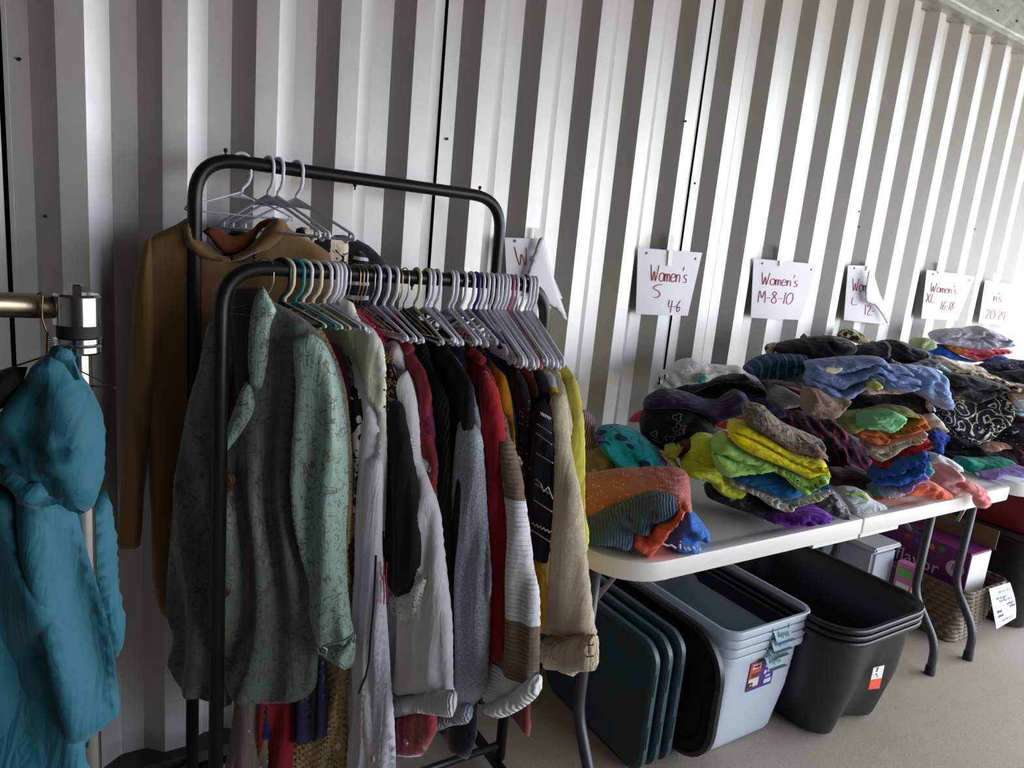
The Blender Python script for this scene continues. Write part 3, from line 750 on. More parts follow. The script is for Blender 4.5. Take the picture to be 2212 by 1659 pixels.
# wicker basket
t = NT('wicker'); co = t.co(); s3 = t.n('ShaderNodeSeparateXYZ', Vector=co)
rows = t.math('FLOOR', t.math('MULTIPLY', s3.outputs[2], 46))
ph = t.math('MULTIPLY', rows, .5)
al = t.math('ADD', t.math('MULTIPLY', t.math('ADD', s3.outputs[0], s3.outputs[1]), 26), ph)
w1 = t.math('ABSOLUTE', t.math('SINE', t.math('MULTIPLY', al, 3.1416))); w2 = t.math('ABSOLUTE', t.math('SINE', t.math('MULTIPLY', s3.outputs[2], 46*3.1416)))
hh = t.math('MULTIPLY', w1, w2)
t.set('Base Color', t.mix(t.noise(60, t.co((1, 1, 4)), 3), c4((70, 60, 46)), c4((150, 140, 116)))); t.set('Roughness', .6)
t.set('Normal', t.bump(hh, 1., .012)); M_WICK = t.m
KX0, KX1, KY0, KY1, KZ = 2.845, 3.17, 1.095, 1.60, .245
root = empty('wicker_basket', ((KX0+KX1)/2, (KY0+KY1)/2, 0), 'grey-brown woven rectangular basket holding packets under the second table', 'basket')
bm = bmesh.new(); loops = []
nr = 24
def brect(ins, z): 
    L = rrect(KX0+ins, KX1-ins, KY0+ins, KY1-ins, .04, 5); out = []
    for i in range(len(L)):
        a, b = Vector((*L[i], z)), Vector((*L[(i+1) % len(L)], z)); k = 16 if i % 6 == 5 else 1
        for s in range(k): out.append(a.lerp(b, s/k))
    return out
for j in range(nr+1):
    z = .003+(KZ-.003)*j/nr; L = brect(.045*(1-j/nr), z); c_ = Vector(((KX0+KX1)/2, (KY0+KY1)/2, z))
    loops.append([c_+(q-c_)*(1+.018*math.sin(k*math.pi/1.0+(j % 2)*math.pi+.5)*(1 if k % 2 else -1)) for k, q in enumerate(L)])
for j in range(nr, -1, -6):
    z = .01+(KZ-.01)*j/nr; loops.append(brect(.045*(1-j/nr)+.010, z))
loft(bm, loops); bm_obj('woven_body', bm, M_WICK, root, None, True)
bm = bmesh.new(); L = brect(.004, KZ+.002); tube(bm, L+[L[0]], .006, 8); bm_obj('rim_braid', bm, M_WICK, root, None, True)
# its note
q = [at(*fr(p, 'C'), 1, 1.075) for p in ((1598, 605), (1718, 565), (1755, 775), (1642, 842))]
nt = empty('paper_note', (q[0]+q[2])/2, 'white handwritten note hanging over the right rim of the wicker basket', 'note')
fm = lambda s, t_, off=0.: (lambda p: Vector((p.x, p.y-off-.01*math.sin(t_*3)*s, p.z)))((q[3]*(1-s)+q[2]*s)*(1-t_)+(q[0]*(1-s)+q[1]*s)*t_)
sheet('sheet', fm, plain('note_paper', (222, 224, 246), .8), nt, n=8)
bm = bmesh.new(); bmg = bmesh.new()
random.seed(3)
def scrib(b, s0, s1, t0):
    n = 14; tube(b, [fm(s0+(s1-s0)*k/n, t0+.03*math.sin(k*2.4)+random.uniform(-.01, .01), .0015) for k in range(n+1)], .0010, 4)
scrib(bmg, .35, .92, .86)
for (a, b, c_) in ((.2, .65, .72), (.3, .85, .64), (.6, .9, .52), (.7, .95, .44), (.15, .35, .40), (.15, .4, .28), (.3, .8, .14)): scrib(bm, a, b, c_)
bm_obj('green_writing', bmg, plain('green_ink', (120, 190, 150), .8), nt); bm_obj('writing', bm, plain('grey_ink', (130, 130, 160), .8), nt)
# snack carton in the basket: left face X = const is what the photo shows
M_PUR = plain('carton_purple', (112, 32, 98), .5); M_CARD = plain('carton_brown', (120, 92, 62), .8); M_CW = plain('carton_white', (214, 210, 206), .6)
FX = 2.925; b0 = .045
root = empty('snack_carton', (3.0, 1.3, b0), 'purple snack carton printed flavor, standing open in the wicker basket', 'carton')
bm = bmesh.new(); box(bm, FX, 3.085, 1.155, 1.52, b0, .375); bm_obj('carton_body', bm, M_PUR, root)
bm = bmesh.new(); box(bm, FX+.003, 3.084, 1.1515, 1.1545, b0+.003, .368); bm_obj('end_panel', bm, M_CW, root)
bm = bmesh.new(); box(bm, 3.081, 3.085, 1.14, 1.52, .376, .455); bm_obj('raised_flap', bm, M_CARD, root)
mwf = frame(Vector((FX-.001, 1.345, .262)), (0, -1, 0), (0, 0, 1))
text('flavor', .078, mwf, plain('carton_text', (226, 214, 226), .6), root)
bm = bmesh.new(); tube(bm, [(FX-.0005, 1.20, .292), (FX-.0012, 1.20, .292)], .034, 24); bm_obj('round_badge', bm, M_CW, root)
text('18', .036, frame(Vector((FX-.002, 1.20, .296)), (0, -1, 0), (0, 0, 1)), M_PUR, root, 'badge_number')
for (y, z, c_) in ((1.30, .345, (196, 140, 60)), (1.26, .35, (70, 130, 80)), (1.36, .345, (60, 90, 170)), (1.40, .35, (180, 60, 50))):
    bm = bmesh.new(); tube(bm, [(FX-.0005, y, z), (FX-.0015, y, z)], .012, 12); bm_obj('printed_patch', bm, plain('patch_%d' % c_[0], c_, .6), root)
root = empty('plastic_box', (2.75, 1.45, .1), 'clear lidded plastic box with a pink and green packet, left of the purple carton', 'plastic box')
bm = bmesh.new(); box(bm, 2.62, 2.78, 1.36, 1.58, .002, .34); bmesh.ops.bevel(bm, geom=bm.edges[:], offset=.012, segments=3, affect='EDGES'); smooth_angle(bm_obj('box_body', bm, M_CLR, root))
bm = bmesh.new(); box(bm, 2.61, 2.79, 1.35, 1.59, .34, .36); bmesh.ops.bevel(bm, geom=bm.edges[:], offset=.006, segments=2, affect='EDGES'); smooth_angle(bm_obj('box_lid', bm, plain('frost', (214, 214, 218), .4), root))
root = empty('sweets_packet', (2.76, 1.28, 0), 'small pink and green patterned sweets packet standing beside the purple carton', 'packet')
bm = bmesh.new(); box(bm, 2.745, 2.785, 1.26, 1.33, .002, .30); bm_obj('packet_body', bm, plain('packet_pink', (214, 120, 170), .4), root)
for z, c_ in ((.26, (110, 190, 90)), (.20, (240, 240, 236)), (.15, (90, 60, 150)), (.11, (110, 190, 90))):
    bm = bmesh.new(); box(bm, 2.742, 2.7445, 1.27, 1.32, z-.018, z+.018); bm_obj('printed_patch', bm, plain('pk_%d' % c_[1], c_, .5), root)
# ------------------------------------------------------------------ hangers
def theta_of(p):
    return float(np.interp(p, [571, 590, 656, 700, 734, 800, 900, 1000, 1060, 1158], [52, 51, 42, 33, 22, 13, 5, 0, 0, -4]))
def rail_x(pxl, y=590): return at(pxl, y, 1, RY).x
def axes(theta):
    th = math.radians(theta); return Vector((math.sin(th), -math.cos(th), 0)), Vector((-math.cos(th), -math.sin(th), 0))
def hanger_meshes(kind):
    """(hook mesh, frame mesh) in local (t, n, z), origin on the rail axis"""
    r = {'plastic': .0037, 'wire': .0013}[kind]
    arc = [(.0182*math.cos(a), 0, .0182*math.sin(a)) for a in np.linspace(math.radians(205), 0, 14)]
    bm = bmesh.new(); pts = arc+[(.0180, 0, -.026), (.013, 0, -.040), (.002, 0, -.052), (0, 0, -.066)]
    tube(bm, [Vector(p) for p in pts], r, 8); mh = bpy.data.meshes.new('hook'); bm.to_mesh(mh); bm.free()
    mh.polygons.foreach_set('use_smooth', [True]*len(mh.polygons))
    bm = bmesh.new()
    if kind == 'plastic':
        fr_ = rounded([(0, 0, -.060), (.200, 0, -.138), (.205, 0, -.150), (-.205, 0, -.150), (-.200, 0, -.138), (0, 0, -.060)], .012, 4)
        tube(bm, fr_, r, 8)
        # web under the neck
        for s in (-1, 1):
            v = [bm.verts.new((x, e, z)) for e in (-.001, .001) for x, z in ((0, -.058), (s*.075, -.088), (s*.03, -.084), (0, -.082))]
            for k in ((0, 1, 2, 3), (7, 6, 5, 4), (0, 4, 5, 1), (1, 5, 6, 2), (2, 6, 7, 3)): bm.faces.new([v[i] for i in k])
            tube(bm, rounded([(s*.185, 0, -.135), (s*.186, 0, -.150), (s*.175, 0, -.160), (s*.165, 0, -.150)], .006, 4), r*.8, 6)
    else:
        tube(bm, rounded([(0, 0, -.062), (.19, 0, -.125), (.20, 0, -.132), (-.20, 0, -.132), (-.19, 0, -.125), (0, 0, -.062)], .01, 4), r, 6)
    mf = bpy.data.meshes.new('shoulder_frame'); bm.to_mesh(mf); bm.free()
    mf.polygons.foreach_set('use_smooth', [True]*len(mf.polygons)); return mh, mf
HK = {k: hanger_meshes(k) for k in ('plastic', 'wire')}
HCOL = {'white': (214, 212, 222), 'cream': (206, 204, 180), 'teal': (20, 128, 128), 'purple': (52, 40, 120), 'black': (28, 28, 30), 'silver': None, 'gold': None, 'pink': (176, 110, 128)}
def hanger(x, col, theta, label, group=None, y=RY, z=RZ, kind=None, roll=0., sc=1.):
    kind = kind or ('wire' if col in ('silver', 'gold') else 'plastic')
    m_ = plain('hanger_'+col, HCOL[col], .35) if HCOL[col] else plain('hanger_'+col, (190, 190, 195) if col == 'silver' else (190, 160, 100), .25, 1.)
    root = empty('hanger', (x, y, z), label, 'hanger', group)
    U, n = axes(theta); mw = Matrix((U, n, Vector((0, 0, 1)))).transposed().to_4x4() @ Matrix.Rotation(roll, 4, 'Y'); mw.translation = (x, y, z)
    for nm, me in zip(('hook', 'shoulder_frame'), HK[kind]):
        key = (nm, kind, col)
        if key not in HM: HM[key] = me.copy(); HM[key].materials.append(m_)
        link(nm, HM[key], None, root, mw if nm == 'hook' or sc == 1 else mw @ Matrix.Translation((0, 0, -.06*(1-sc))) @ Matrix.Diagonal((sc, 1, sc, 1)))
    return root
HM = {}
PK = 'packed white hangers toward the right end of the front rail'
HL = [(571, 'silver', 35, 'silver wire hanger carrying the green brocade jacket, first on the front rail', None),
 (607, 'black', 10, 'thin black hanger just right of the jacket collar', None), (616, 'cream', 4, 'cream plastic hanger between the black hanger and the teal hanger', None),
 (638, 'teal', 2, 'teal plastic hanger, the only one of its colour', None), (656, 'white', 0, 'white plastic hanger directly right of the teal hanger', None),
 (678, 'cream', -2, 'cream yellowed plastic hanger with the beige crochet cardigan', None),
 (700, 'white', -4, 'white plastic hanger holding the maroon top', None), (715, 'white', -4, 'white plastic hanger, first of three pressed together left of the ivory blouse', 'three close white hangers'),
 (724, 'white', -4, 'white plastic hanger, middle of three pressed together left of the ivory blouse', 'three close white hangers'), (734, 'white', -4, 'white plastic hanger, last of three pressed together left of the ivory blouse', 'three close white hangers'),
 (745, 'silver', -3, 'silver wire hanger of the ivory collared blouse', None), (767, 'gold', -2, 'gold wire hanger, left one of the gold pair above the magenta tops', 'gold wire pair'),
 (775, 'gold', -2, 'gold wire hanger, right one of the gold pair above the magenta tops', 'gold wire pair'), (783, 'silver', -2, 'silver wire hanger touching the gold pair', None),
 (800, 'silver', -4, 'bent silver wire hanger standing alone before the black beaded top', None), (811, 'white', -5, 'white plastic hanger of the black beaded top', None),
 (832, 'white', -6, 'white plastic hanger of the white lace blouse', None), (851, 'white', -6, 'white plastic hanger of the pale pink fleece top', None),
 (861, 'gold', -3, 'gold wire hanger by the crimson velvet top', None), (875, 'silver', -5, 'silver wire hanger with a dark S-shaped neck before the black cardigan', None),
 (900, 'cream', -5, 'cream plastic hanger standing clear above the black cardigan', None), (922, 'white', -8, 'white plastic hanger, left of a close pair above the black jacket', 'pair above black jacket'),
 (931, 'white', -8, 'white plastic hanger, right of a close pair above the black jacket', 'pair above black jacket'), (944, 'white', -8, 'white plastic hanger of the heather grey sweatshirt', None),
 (973, 'white', -9, 'white plastic hanger above the navy hood, left of two', 'two above navy hood'), (982, 'white', -9, 'white plastic hanger above the navy hood, right of two', 'two above navy hood'),
 (1001, 'white', -10, 'white plastic hanger of the red coat', None), (1018, 'white', -10, 'white plastic hanger immediately left of the purple hanger', None),
 (1029, 'purple', -10, 'dark purple plastic hanger, the only one of its colour', None), (1041, 'white', -11, 'white plastic hanger immediately right of the purple hanger', None)]
HL += [(p, 'white', -12-(i % 3)*1.5, 'white plastic hanger pressed among others right of the purple hanger', PK) for i, p in enumerate((1052, 1062, 1073, 1081, 1090, 1097))]
HL += [(1106, 'pink', -15, 'dull pink plastic hanger among the packed white ones', None), (1115, 'white', -16, 'white plastic hanger right of the dull pink hanger', None),
 (1129, 'white', -16, 'white plastic hanger of the beige linen jacket', None), (1143, 'white', -18, 'white plastic hanger, third from the right end of the front rail', None),
 (1151, 'white', -19, 'white plastic hanger, second from the right end of the front rail', None), (1158, 'white', -20, 'white plastic hanger of the yellow-green sweater, last at the right end', None)]
for p_, c_, th_, lb, g_ in HL: hanger(rail_x(p_), c_, theta_of(p_) if p_ < 1030 else th_*.6, lb, g_, roll=random.uniform(-.03, .03), sc=float(np.interp(p_, [570, 690, 745, 811, 1025, 1060], [.42, .44, .48, .60, .66, 1.0])))
def back_x(pxl, y=350): return at(pxl, y, 1, BY).x
hanger(back_x(522), 'white', 80, 'white plastic hanger inside the tan turtleneck on the higher back rail', None, BY, BZ, sc=.52)
hanger(back_x(580), 'white', 24, 'white plastic hanger right of the turtleneck hanger on the back rail, hooked next to another', 'middle pair of the back rail', BY, BZ, sc=.84)
hanger(back_x(601), 'white', 24, 'white plastic hanger of the cream and black print blouse on the back rail', 'middle pair of the back rail', BY, BZ, sc=.84)
hanger(back_x(642), 'white', 30, 'white plastic hanger farthest right on the higher back rail', None, BY, BZ, sc=.84)

# ------------------------------------------------------------------ garments on the front rail
def garment(name, label, cat, hook, near, mat, theta=None, far=.15, hem=None, tf=.011, tb=.011, amp=.006, lam=.07, seed=0, nz=.03, res=.010, group=None, y=RY):
    X = rail_x(hook) if y == RY else hook
    if theta is None: theta = theta_of(hook)
    U, n = axes(theta); p0 = Vector((X, y, 0))
    q = [on_plane(a, b, p0, n) for a, b in near]; L = [((v-p0).dot(U), v.z) for v in q]
    zn, zh = L[0][1], L[-1][1]; zs_ = zn-.09
    L = L+[(L[-1][0]*.3-far*.5, zh-.004), (-far, zh+.006), (-far-.01, (zs_+zh)/2), (-far, zs_), (-.07, zn-nz), (-.03, zn-.004)]
    o = puff(name, L, p0, theta, mat, tf, tb, res, 'hang', amp, seed, uv=True, lam=lam, label=label, cat=cat, group=group)
    return o
def part(name, parent, hook, poly, mat, theta=None, shift=0., tf=.016, tb=.016, amp=.005, lam=.05, seed=0, res=.008, fold='hang', y=RY, R=None):
    X = rail_x(hook) if y == RY else hook
    if theta is None: theta = theta_of(hook)
    if name == 'sleeve': theta += 8; tf = tf*1.35; R = R or .05
    th0 = theta-8 if name == 'sleeve' else theta
    cx = sum(q[0] for q in poly)/len(poly); cy = sum(q[1] for q in poly)/len(poly)
    pc = on_plane(cx, cy, Vector((X, y, 0)), axes(th0)[1])
    return puff(name, poly, pc, theta, mat, tf, tb, res, fold, amp, seed, parent=parent, lam=lam, shift=shift, R=R)
V = 'hang'
f_ = lambda *a, **k: fabric(*a, **{'stc': (2.0, .45, 1), 'crease': .2, **k})
# garments whose hems alone show below the jacket
puff('dress', [(560, 720), (596, 760), (600, 1200), (590, 1450), (578, 1560), (575, 1690), (486, 1690), (496, 1600), (506, 1520), (520, 1300), (534, 900)], (rail_x(590), RY, 0), 51, f_('cream_dots', (104, 92, 84), (160, 150, 138), 'dots', 45, extra=.16), .012, .012, .010, 'hang', .006, 1, label='cream dress with pale dots, hem showing below the green jacket at left', cat='dress')
garment('long_skirt', 'dark red long garment hanging between the dotted dress and the navy satin one', 'garment', 607, [(612, 720), (640, 780), (645, 1200), (640, 1500), (628, 1690)], f_('deep_red', (120, 22, 34)), far=.02, seed=2)
garment('blouse', 'navy satin blouse with shiny ruffled hem below the green jacket', 'blouse', 622, [(640, 720), (668, 780), (690, 1100), (706, 1400), (708, 1560), (700, 1596), (655, 1606)], f_('navy_satin', (20, 20, 54), (60, 70, 120), 'blotch', 70, rough=.28, extra=.70), far=.04, seed=3, amp=.010, lam=.04)
garment('dress_shirt', 'pale grey shirt on the white hanger behind the jacket shoulder', 'shirt', 656, [(668, 700), (700, 750), (712, 900), (712, 1420)], f_('lt_grey_behind', (140, 128, 112), None, None, knit=('rib_v', 120)), far=.05, seed=4)
cg = garment('cardigan', 'beige crochet openwork cardigan hanging right of the green brocade jacket', 'cardigan', 678, [(690, 705), (712, 740), (733, 790), (750, 860), (765, 1000), (764, 1200), (758, 1400), (748, 1520), (745, 1700)], f_('crochet_beige', (166, 142, 100), None, 'lace', 130, extra=.75, knit=('x', 60)), far=.08, seed=5, lam=.09)
part('sleeve', cg, 678, [(733, 790), (748, 845), (757, 920), (765, 1010), (768, 1120), (760, 1240), (742, 1240), (735, 1000), (728, 860)], f_('crochet_beige_solid', (158, 134, 92), (96, 78, 50), 'dots', 150, extra=.3), shift=.004)
garment('top', 'dark maroon top peeking out between the crochet cardigan and the print sleeve', 'top', 700, [(722, 740), (736, 750), (752, 793), (763, 850), (772, 950), (776, 1100), (772, 1300)], f_('maroon', (62, 20, 34)), seed=6)
garment('knit_top', 'grey-green ribbed knit edge right of the maroon top', 'top', 715, [(740, 760), (752, 775), (768, 820), (778, 880), (784, 1000), (780, 1100)], f_('greygreen', (96, 108, 104), knit=('rib_h', 180)), seed=7)
garment('print_top', 'black and white animal print top with its sleeve left of the grey-white shirt', 'top', 724, [(752, 770), (768, 815), (786, 846), (794, 900), (797, 960), (790, 1040), (784, 1120)], f_('bw_print', (18, 18, 22), (200, 198, 206), 'blotch', 26, extra=.54), seed=8)
g = garment('long_shirt', 'long sheer white shirt whose sleeve reaches below the picture edge', 'shirt', 734, [(748, 765), (775, 790), (800, 850), (818, 920), (828, 1000), (824, 1150), (828, 1250), (838, 1400), (850, 1690)], f_('sheer_white', (196, 192, 200), knit=None), seed=9, amp=.009, lam=.045)
part('sleeve', g, 734, [(790, 1000), (826, 1000), (826, 1180), (834, 1300), (842, 1420), (847, 1560), (850, 1700), (752, 1700), (752, 1600), (762, 1520), (770, 1380), (780, 1200)], f_('sheer_white', (196, 192, 200)), shift=.006, amp=.007, lam=.028, tf=.012)
bm = bmesh.new(); q = on_plane(807, 1638, Vector((rail_x(734)-.022, RY, 0)), Vector((-1, 0, 0))); tube(bm, [q, q+Vector((-.003, 0, 0))], .006, 14)
bm_obj('button', bm, plain('pearl_button', (150, 148, 140), .3), g)
g = garment('blouse', 'ivory collared blouse with upright collar, on the silver wire hanger', 'blouse', 750, [(760, 655), (770, 690), (800, 706), (822, 750), (831, 800), (833, 870), (836, 1000), (830, 1180), (822, 1260)], f_('ivory', (196, 198, 186), rough=.6), seed=10, amp=.007)
part('collar', g, 750, [(728, 664), (746, 646), (756, 650), (765, 675), (777, 692), (772, 715), (765, 760), (758, 740), (745, 700), (733, 690)], f_('ivory', (196, 198, 186)), shift=.012, tf=.008, amp=.003)
part('shoulder_panel', g, 750, [(770, 692), (800, 705), (824, 745), (831, 790), (831, 860), (822, 900), (800, 860), (785, 800), (772, 740)], f_('ivory', (196, 198, 186)), shift=.004, tf=.013)
for i, (hk, dx, c_, lb) in enumerate(((767, 0, (200, 70, 100), 'coral pink'), (775, 8, (176, 30, 92), 'bright magenta'), (783, 16, (140, 22, 80), 'dark magenta'))):
    garment('top', lb+' knit top, one of three pink shoulders beside the ivory blouse collar', 'top', hk, [(766+dx, 668), (780+dx, 672), (795+dx, 690), (806+dx, 712), (814+dx, 738), (812+dx, 800), (806, 1000)], f_('pink%d' % i, c_), seed=11+i, tf=.005, tb=.005, amp=.002)
g = garment('beaded_top', 'black top with gold-beaded shoulder and long pointed knit sleeve with a black cord', 'top', 811, [(824, 745), (840, 775), (855, 810), (868, 860), (880, 930), (888, 969), (898, 1060)], f_('black_knit', (22, 22, 22), dark=.3), seed=15, tf=.010)
SLV = [(830, 860), (868, 870), (882, 930), (889, 969), (901, 1060), (910, 1174), (908, 1230), (901, 1266), (873, 1291), (860, 1293), (842, 1262), (837, 1216), (819, 1205), (812, 1193), (819, 1120), (828, 1014), (833, 945)]
part('sleeve', g, 811, SLV, f_('black_knit', (22, 22, 22)), shift=.014, amp=.004, tf=.016)
bm = bmesh.new(); random.seed(4)
for k in range(46):
    a = random.choice([(838, 770, 10, 16), (845, 825, 12, 20), (838, 850, 8, 20)]); x, y = a[0]+random.gauss(0, a[2]*.5), a[1]+random.gauss(0, a[3]*.5)
    q = on_plane(x, y, Vector((rail_x(811)-.022, RY, 0)), Vector((-1, 0, 0))); bmesh.ops.create_icosphere(bm, subdivisions=1, radius=.0026, matrix=Matrix.Translation(q))
o = bm_obj('bead_trim', bm, plain('gold_bead', (170, 150, 96), .25, 1.), g); o['kind'] = 'stuff'
bm = bmesh.new(); L = [on_plane(x, y, Vector((rail_x(811)-.05, RY, 0)), Vector((-1, 0, 0))) for x, y in ((812, 1200), (810, 1250), (807, 1310), (801, 1370), (797, 1430), (790, 1460), (775, 1497))]
tube(bm, smooth_line([tuple(v) for v in L], 6) if False else L, .0022, 6); bm_obj('cord', bm, plain('black_cord', (14, 14, 15), .9), g, None, True)
g = garment('lace_blouse', 'white crinkled blouse with crochet lace hem hanging behind the black pointed sleeve', 'blouse', 832, [(815, 735), (835, 760), (852, 790), (868, 860), (882, 900), (895, 960), (903, 1050), (912, 1120), (920, 1180)], f_('white_crinkle', (206, 202, 204), knit=('rib_h', 150)), seed=16, tf=.009)
part('sleeve', g, 832, [(870, 895), (884, 905), (898, 960), (905, 1030), (914, 1110), (924, 1180), (920, 1230), (921, 1250), (908, 1290), (880, 1290), (830, 1270), (826, 1200), (860, 1100), (872, 1000)], f_('white_crinkle', (206, 202, 204)), shift=.006, tf=.013)
part('crochet_hem', g, 832, [(838, 1268), (860, 1275), (890, 1262), (918, 1235), (921, 1245), (914, 1275), (907, 1305), (902, 1345), (892, 1335), (876, 1348), (858, 1335), (848, 1318), (832, 1322), (826, 1308)], f_('crochet_white', (210, 204, 192), (110, 100, 92), 'dots', 120, extra=.24), shift=.016, tf=.010)
bm = bmesh.new()
for x0 in (830, 836):
    L = [on_plane(x, y, Vector((rail_x(832)-.032, RY, 0)), Vector((-1, 0, 0))) for x, y in ((x0, 1215), (x0-2, 1250), (x0, 1285), (x0-1, 1305))]; tube(bm, L, .0014, 5)
bm_obj('red_stripe', bm, plain('red_thread', (160, 40, 60), .8), g)
W_ = f_('white_fleece', (204, 196, 204), sheen=.4)
g = garment('fleece_top', 'pale pinkish white fleece top with a wide cuffed sleeve, in front of the crimson velvet', 'top', 851, [(838, 735), (858, 745), (866, 775), (880, 800), (895, 826), (904, 880), (910, 960), (930, 1020)], W_, seed=17)
part('collar', g, 851, [(828, 748), (848, 735), (862, 745), (866, 772), (876, 800), (862, 800), (845, 775)], W_, shift=.010, tf=.010)
part('sleeve', g, 851, [(862, 830), (880, 800), (897, 850), (905, 915), (910, 985), (930, 1045), (951, 1105), (962, 1220), (976, 1335), (979, 1480), (979, 1500), (840, 1495), (838, 1400), (828, 1300), (836, 1200), (860, 1120), (876, 1000), (868, 900)], W_, shift=.010, amp=.006, lam=.06, tf=.020)
part('cuff', g, 851, [(841, 1494), (870, 1503), (920, 1498), (979, 1490), (978, 1548), (940, 1546), (900, 1541), (850, 1550), (843, 1530)], f_('white_rib', (206, 200, 204), knit=('rib_v', 200)), shift=.014, tf=.014)
VEL = f_('crimson_velvet', (122, 16, 34), sheen=.8, rough=.7)
g = garment('velvet_top', 'crimson velvet long-sleeved top with stand collar', 'top', 863, [(838, 725), (850, 722), (872, 728), (888, 742), (890, 760), (912, 790), (926, 826), (931, 856), (928, 900), (936, 960), (945, 1000), (942, 1090), (940, 1545), (930, 1560)], VEL, seed=18, nz=.01)
part('collar', g, 863, [(836, 730), (858, 724), (884, 738), (889, 762), (870, 770), (850, 756)], VEL, shift=.006, tf=.010)
part('cuff', g, 863, [(845, 1540), (930, 1530), (938, 1580), (930, 1605), (912, 1632), (880, 1636), (850, 1626)], VEL, shift=.008, tf=.014, lam=.02)
bm = bmesh.new(); q = on_plane(879, 1604, Vector((rail_x(863)-.026, RY, 0)), Vector((-1, 0, 0))); tube(bm, [q, q+Vector((-.003, 0, 0))], .007, 14); bm_obj('button', bm, plain('grey_button', (110, 90, 96), .3, .4), g)
garment('top', 'purple-red tweed shoulder tucked behind the crimson velvet collar', 'top', 869, [(850, 680), (862, 672), (872, 700), (880, 730), (905, 780), (925, 830), (933, 880), (935, 960)], f_('tweed_pur', (92, 28, 54), (120, 44, 76), 'heather'), seed=19, tf=.006, tb=.006)
BK = f_('black_corduroy', (24, 20, 22), knit=('rib_v', 160), dark=.4)
g = garment('cardigan', 'black ribbed cardigan with turned collar on the cream hanger', 'cardigan', 895, [(868, 666), (888, 674), (906, 688), (918, 740), (928, 780), (942, 810), (958, 840), (968, 880), (970, 960), (970, 1500)], BK, seed=20)
part('collar', g, 895, [(864, 670), (880, 666), (900, 682), (908, 700), (904, 735), (892, 760), (878, 730), (868, 700)], BK, shift=.012, tf=.012)
garment('jacket', 'black jacket with a grey piped edge left of the heather grey sweatshirt', 'jacket', 931, [(905, 690), (930, 700), (950, 722), (966, 745), (990, 780), (1012, 812), (1022, 850), (1020, 1000), (1010, 1300)], f_('black_cloth', (22, 24, 28)), seed=21)
HG = f_('heather_grey', (158, 162, 172), (120, 124, 134), 'heather', sheen=.3)
g = garment('sweatshirt', 'heather grey sweatshirt with long cuffed sleeve, between the black jacket and red coat', 'sweatshirt', 948, [(944, 730), (962, 742), (990, 780), (1010, 812), (1024, 850), (1034, 900), (1042, 960), (1050, 1100), (1056, 1300)], HG, seed=22)
part('sleeve', g, 948, [(1000, 900), (1024, 915), (1040, 940), (1045, 1000), (1050, 1080), (1057, 1180), (1058, 1310), (1054, 1440), (1052, 1490), (1034, 1513), (1022, 1526), (1010, 1552), (968, 1556), (940, 1574), (928, 1566), (952, 1545), (975, 1510), (982, 1450), (968, 1300), (957, 1180), (968, 1120), (985, 1020)], HG, shift=.006, amp=.006, lam=.07, tf=.022)
part('cuff', g, 948, [(928, 1566), (946, 1540), (975, 1515), (1016, 1520), (1012, 1562), (975, 1568), (945, 1580)], f_('grey_rib', (140, 146, 156), knit=('rib_v', 220)), shift=.012, tf=.018)
NV = f_('navy_velvet', (18, 20, 34), sheen=.5)
g = garment('hooded_jacket', 'dark navy velvet hooded jacket whose hem shows below the grey sleeve', 'jacket', 978, [(945, 720), (962, 706), (980, 706), (996, 730), (1005, 770), (1005, 850), (1012, 1100), (1030, 1500), (1026, 1600), (1010, 1640), (980, 1620)], NV, seed=23, nz=.02)
part('hood', g, 978, [(943, 722), (955, 706), (975, 706), (992, 728), (1000, 765), (1002, 800), (990, 808), (972, 780), (958, 745)], NV, shift=.012, tf=.016)
RC = f_('red_wool', (140, 22, 34), sheen=.5)
g = garment('coat', 'long red wool coat with a red and white plaid collar lining', 'coat', 1001, [(992, 740), (1010, 745), (1026, 758), (1045, 778), (1058, 800), (1070, 830), (1078, 860), (1088, 930), (1096, 1000), (1104, 1150), (1104, 1300), (1106, 1410), (1095, 1434)], RC, seed=24, tf=.014, amp=.004)
part('sleeve', g, 1001, [(1045, 800), (1068, 830), (1080, 870), (1088, 925), (1097, 1000), (1105, 1170), (1103, 1320), (1106, 1415), (1096, 1436), (1080, 1440), (1055, 1432), (1055, 1310), (1058, 1180), (1050, 1060), (1044, 930)], RC, shift=.010, tf=.020, amp=.004, lam=.10)
part('plaid_collar', g, 1001, [(972, 708), (992, 704), (1010, 708), (1020, 728), (1028, 752), (1012, 750), (998, 740), (985, 728)], f_('red_plaid', (188, 170, 168), (140, 30, 44), 'plaid', 120, extra=(120, 20, 30)), shift=.014, tf=.010)
part('collar', g, 1001, [(995, 738), (1012, 742), (1028, 754), (1045, 775), (1040, 790), (1020, 775), (1000, 760)], RC, shift=.010, tf=.012)
SW = f_('banded_knit', (200, 200, 208), None, 'bands', extra=(-.25, .25, [(0, (206, 204, 212)), (.15, (112, 94, 80)), (.39, (210, 206, 214)), (.83, (112, 94, 80))]), knit=('rib_h', 120))
g = garment('sweater', 'chunky knit sweater in wide brown and white bands with a turned-back ribbed cuff', 'sweater', 1014, [(1026, 755), (1045, 790), (1070, 850), (1088, 900), (1102, 950), (1126, 1021)], f_('taupe_knit', (112, 94, 80), knit=('rib_h', 120)), seed=25)
part('sleeve', g, 1014, [(1086, 925), (1104, 950), (1116, 990), (1127, 1022), (1139, 1120), (1153, 1220), (1165, 1295), (1165, 1430), (1160, 1470), (1120, 1500), (1065, 1520), (1052, 1490), (1056, 1440), (1090, 1380), (1098, 1300), (1100, 1100)], SW, shift=.006, tf=.024, amp=.005, lam=.09)
